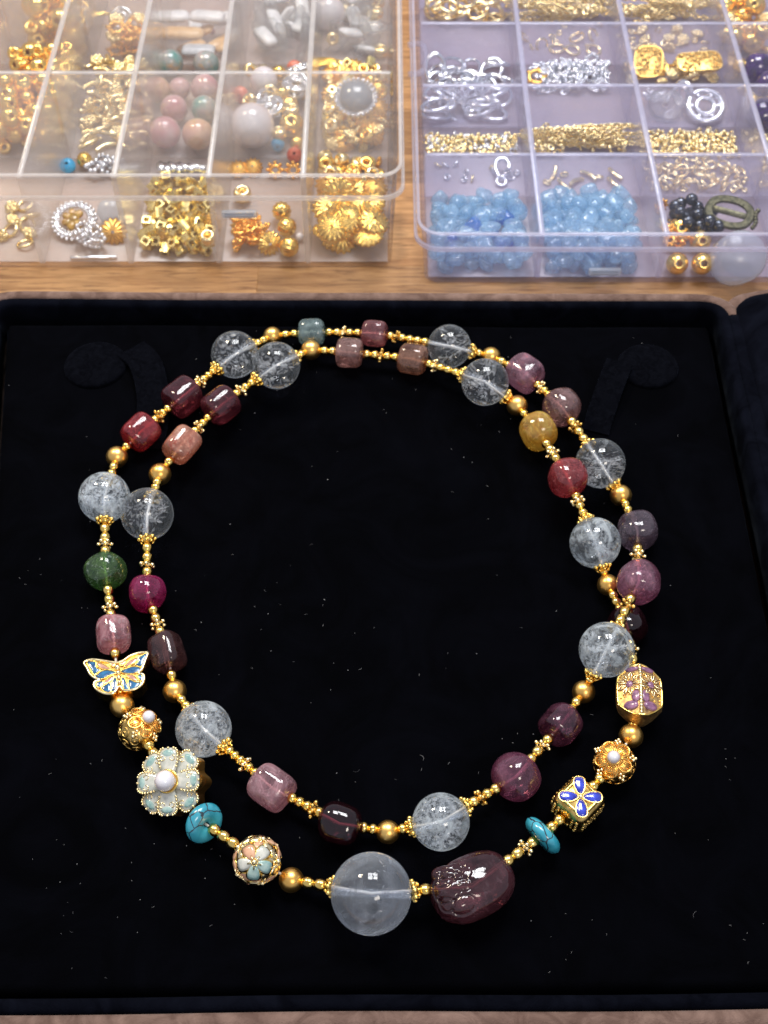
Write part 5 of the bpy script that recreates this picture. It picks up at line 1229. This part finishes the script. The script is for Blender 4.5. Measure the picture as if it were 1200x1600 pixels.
heap(CR, 0, 1, ['link', 'goldseed', 'slink', 'goldseed'], 170, {'link': 'gold chain link heaped before the silver rings', 'slink': 'silver chain link heaped before the silver rings', 'goldseed': 'tiny gold crimp bead heaped before the silver rings'}, None, (0, 1, 212, 246), 31, zmax=9, scale=.8)
heap(CR, 1, 1, ['link', 'goldseed', 'link', 'chain', 'goldseed'], 110, {'link': 'pale gold link in the middle cell of the lavender case', 'chain': 'short gold chain in the middle cell of the lavender case', 'stick': 'gold tube in the middle cell of the lavender case', 'goldseed': 'tiny gold crimp bead in the middle cell of the lavender case'}, None, (.02, .98, 210, 246), 33, zmax=8, scale=.85)
heap(CR, 2, 1, ['link', 'goldseed', 'goldseed'], 190, {'link': 'gold chain link heaped before the openwork buttons', 'goldseed': 'tiny gold crimp bead heaped before the openwork buttons'}, None, (0, 1, 205, 250), 34, zmax=10, scale=.82)
heap(CR, 3, 1, ['link', 'goldseed'], 40, {'link': 'gold chain link at the right edge of the lavender case', 'goldseed': 'tiny gold crimp bead at the right edge of the lavender case'}, None, (0, .5, 205, 300), 35, zmax=9)
# third row
heap(CR, 0, 2, ['ovalring'], 34, 'oval silver ring piled in the lavender case', 'oval silver rings', (0, 1, 96, 196), 32, .85, zmax=9, scale=1.15)
rest(CR, 2, 2, 'glassbutton', 1040, 164, 4, R('X', 35), 'clear glass button left of the grey one', 5, 1.2); rest(CR, 2, 2, 'silvbutton', 1102, 166, 4, R('X', 25), 'silver openwork button right of the glass one', 5, 1.3)
heap(CR, 2, 2, ['sgran', 'silvbutton'], 9, {'sgran': 'silver cluster bead around the openwork button', 'silvbutton': 'silver openwork piece under the glass button'}, None, (.1, .9, 150, 192), 36, zmax=5)
heap(CR, 1, 2, ['slink', 'sgran', 'slink', 'sgran'], 84, {'slink': 'silver chain link heaped in the middle of the lavender case', 'sgran': 'silver cluster bead heaped in the middle of the lavender case'}, None, (.08, .95, 98, 150), 42, zmax=8)
rest(CR, 1, 2, 'star', 838, 120, 4, R('X', 20), 'orange gold star spacer beside the silver links', 3, 1.3)
heap(CR, 2, 2, ['leaf', 'cluster'], 26, {'leaf': 'gold leaf charm under the filigree plaques', 'cluster': 'gold cluster bead under the filigree plaques'}, None, (0, 1, 96, 140), 43, zmax=5)
rest(CR, 2, 2, 'plaqueA', 1013, 96, 7, R('X', 50), 'squarish filigree plaque standing in the lavender case', 5); rest(CR, 2, 2, 'plaqueB', 1092, 98, 7, R('X', 14) @ R('Z', 6), 'oval filigree plaque lying beside the square one', 6)
rest(CR, 3, 2, 'amethyst', 1192, 180, 5, R('X', 30), 'deep violet bead nearest the front at the right frame edge', 5, 1.15); rest(CR, 3, 2, 'amethyst', 1184, 108, 5, R('X', 60), 'deep violet bead behind the nearer violet one', 5, 1.15)
heap(CR, 3, 2, ['ball', 'amethyst', 'cluster'], 16, {'ball': 'gold ball at the back right of the lavender case', 'amethyst': 'deep violet bead at the back right of the lavender case', 'cluster': 'gold cluster bead at the back right of the lavender case'}, None, (0, .5, 96, 195), 44, zmax=8)
# fourth row
rest(CR, 3, 3, 'bigball', 1176, 66, 4, I3, 'amber gold ball behind the violet beads', 4, 1.3)
heap(CR, 0, 3, ['goldring'], 16, 'pale gold jump ring at the back of the lavender case', 'back gold jump rings', (0, 1, 8, 45), 51, .8, zmax=8, scale=1.4)
heap(CR, 1, 3, ['chain', 'chain', 'link'], 50, {'chain': 'gold chain coiled at the back of the lavender case', 'link': 'loose gold link at the back of the lavender case'}, None, (0, 1, 8, 45), 52, .9, zmax=9)
heap(CR, 2, 3, ['chain', 'chain', 'link'], 50, {'chain': 'gold chain coiled behind the filigree plaques', 'link': 'loose gold link behind the filigree plaques'}, None, (0, 1, 8, 45), 53, .9, zmax=9)
heap(CR, 1, 3, ['link', 'goldring'], 12, {'link': 'lone gold link behind the silver links', 'goldring': 'pale gold jump ring behind the silver links'}, None, (0, 1, 50, 90), 55)
heap(CR, 2, 3, ['cluster', 'link'], 22, {'cluster': 'gold cluster bead behind the filigree plaques', 'link': 'lone gold link behind the filigree plaques'}, None, (0, 1, 45, 90), 56, zmax=5)
heap(CR, 3, 3, ['bigball', 'rondelle', 'cluster'], 34, {'bigball': 'gold ball in the far right cell of the lavender case', 'rondelle': 'gold rondelle in the far right cell of the lavender case', 'cluster': 'gold cluster bead in the far right cell of the lavender case'}, None, (0, .6, 8, 94), 54, zmax=12)
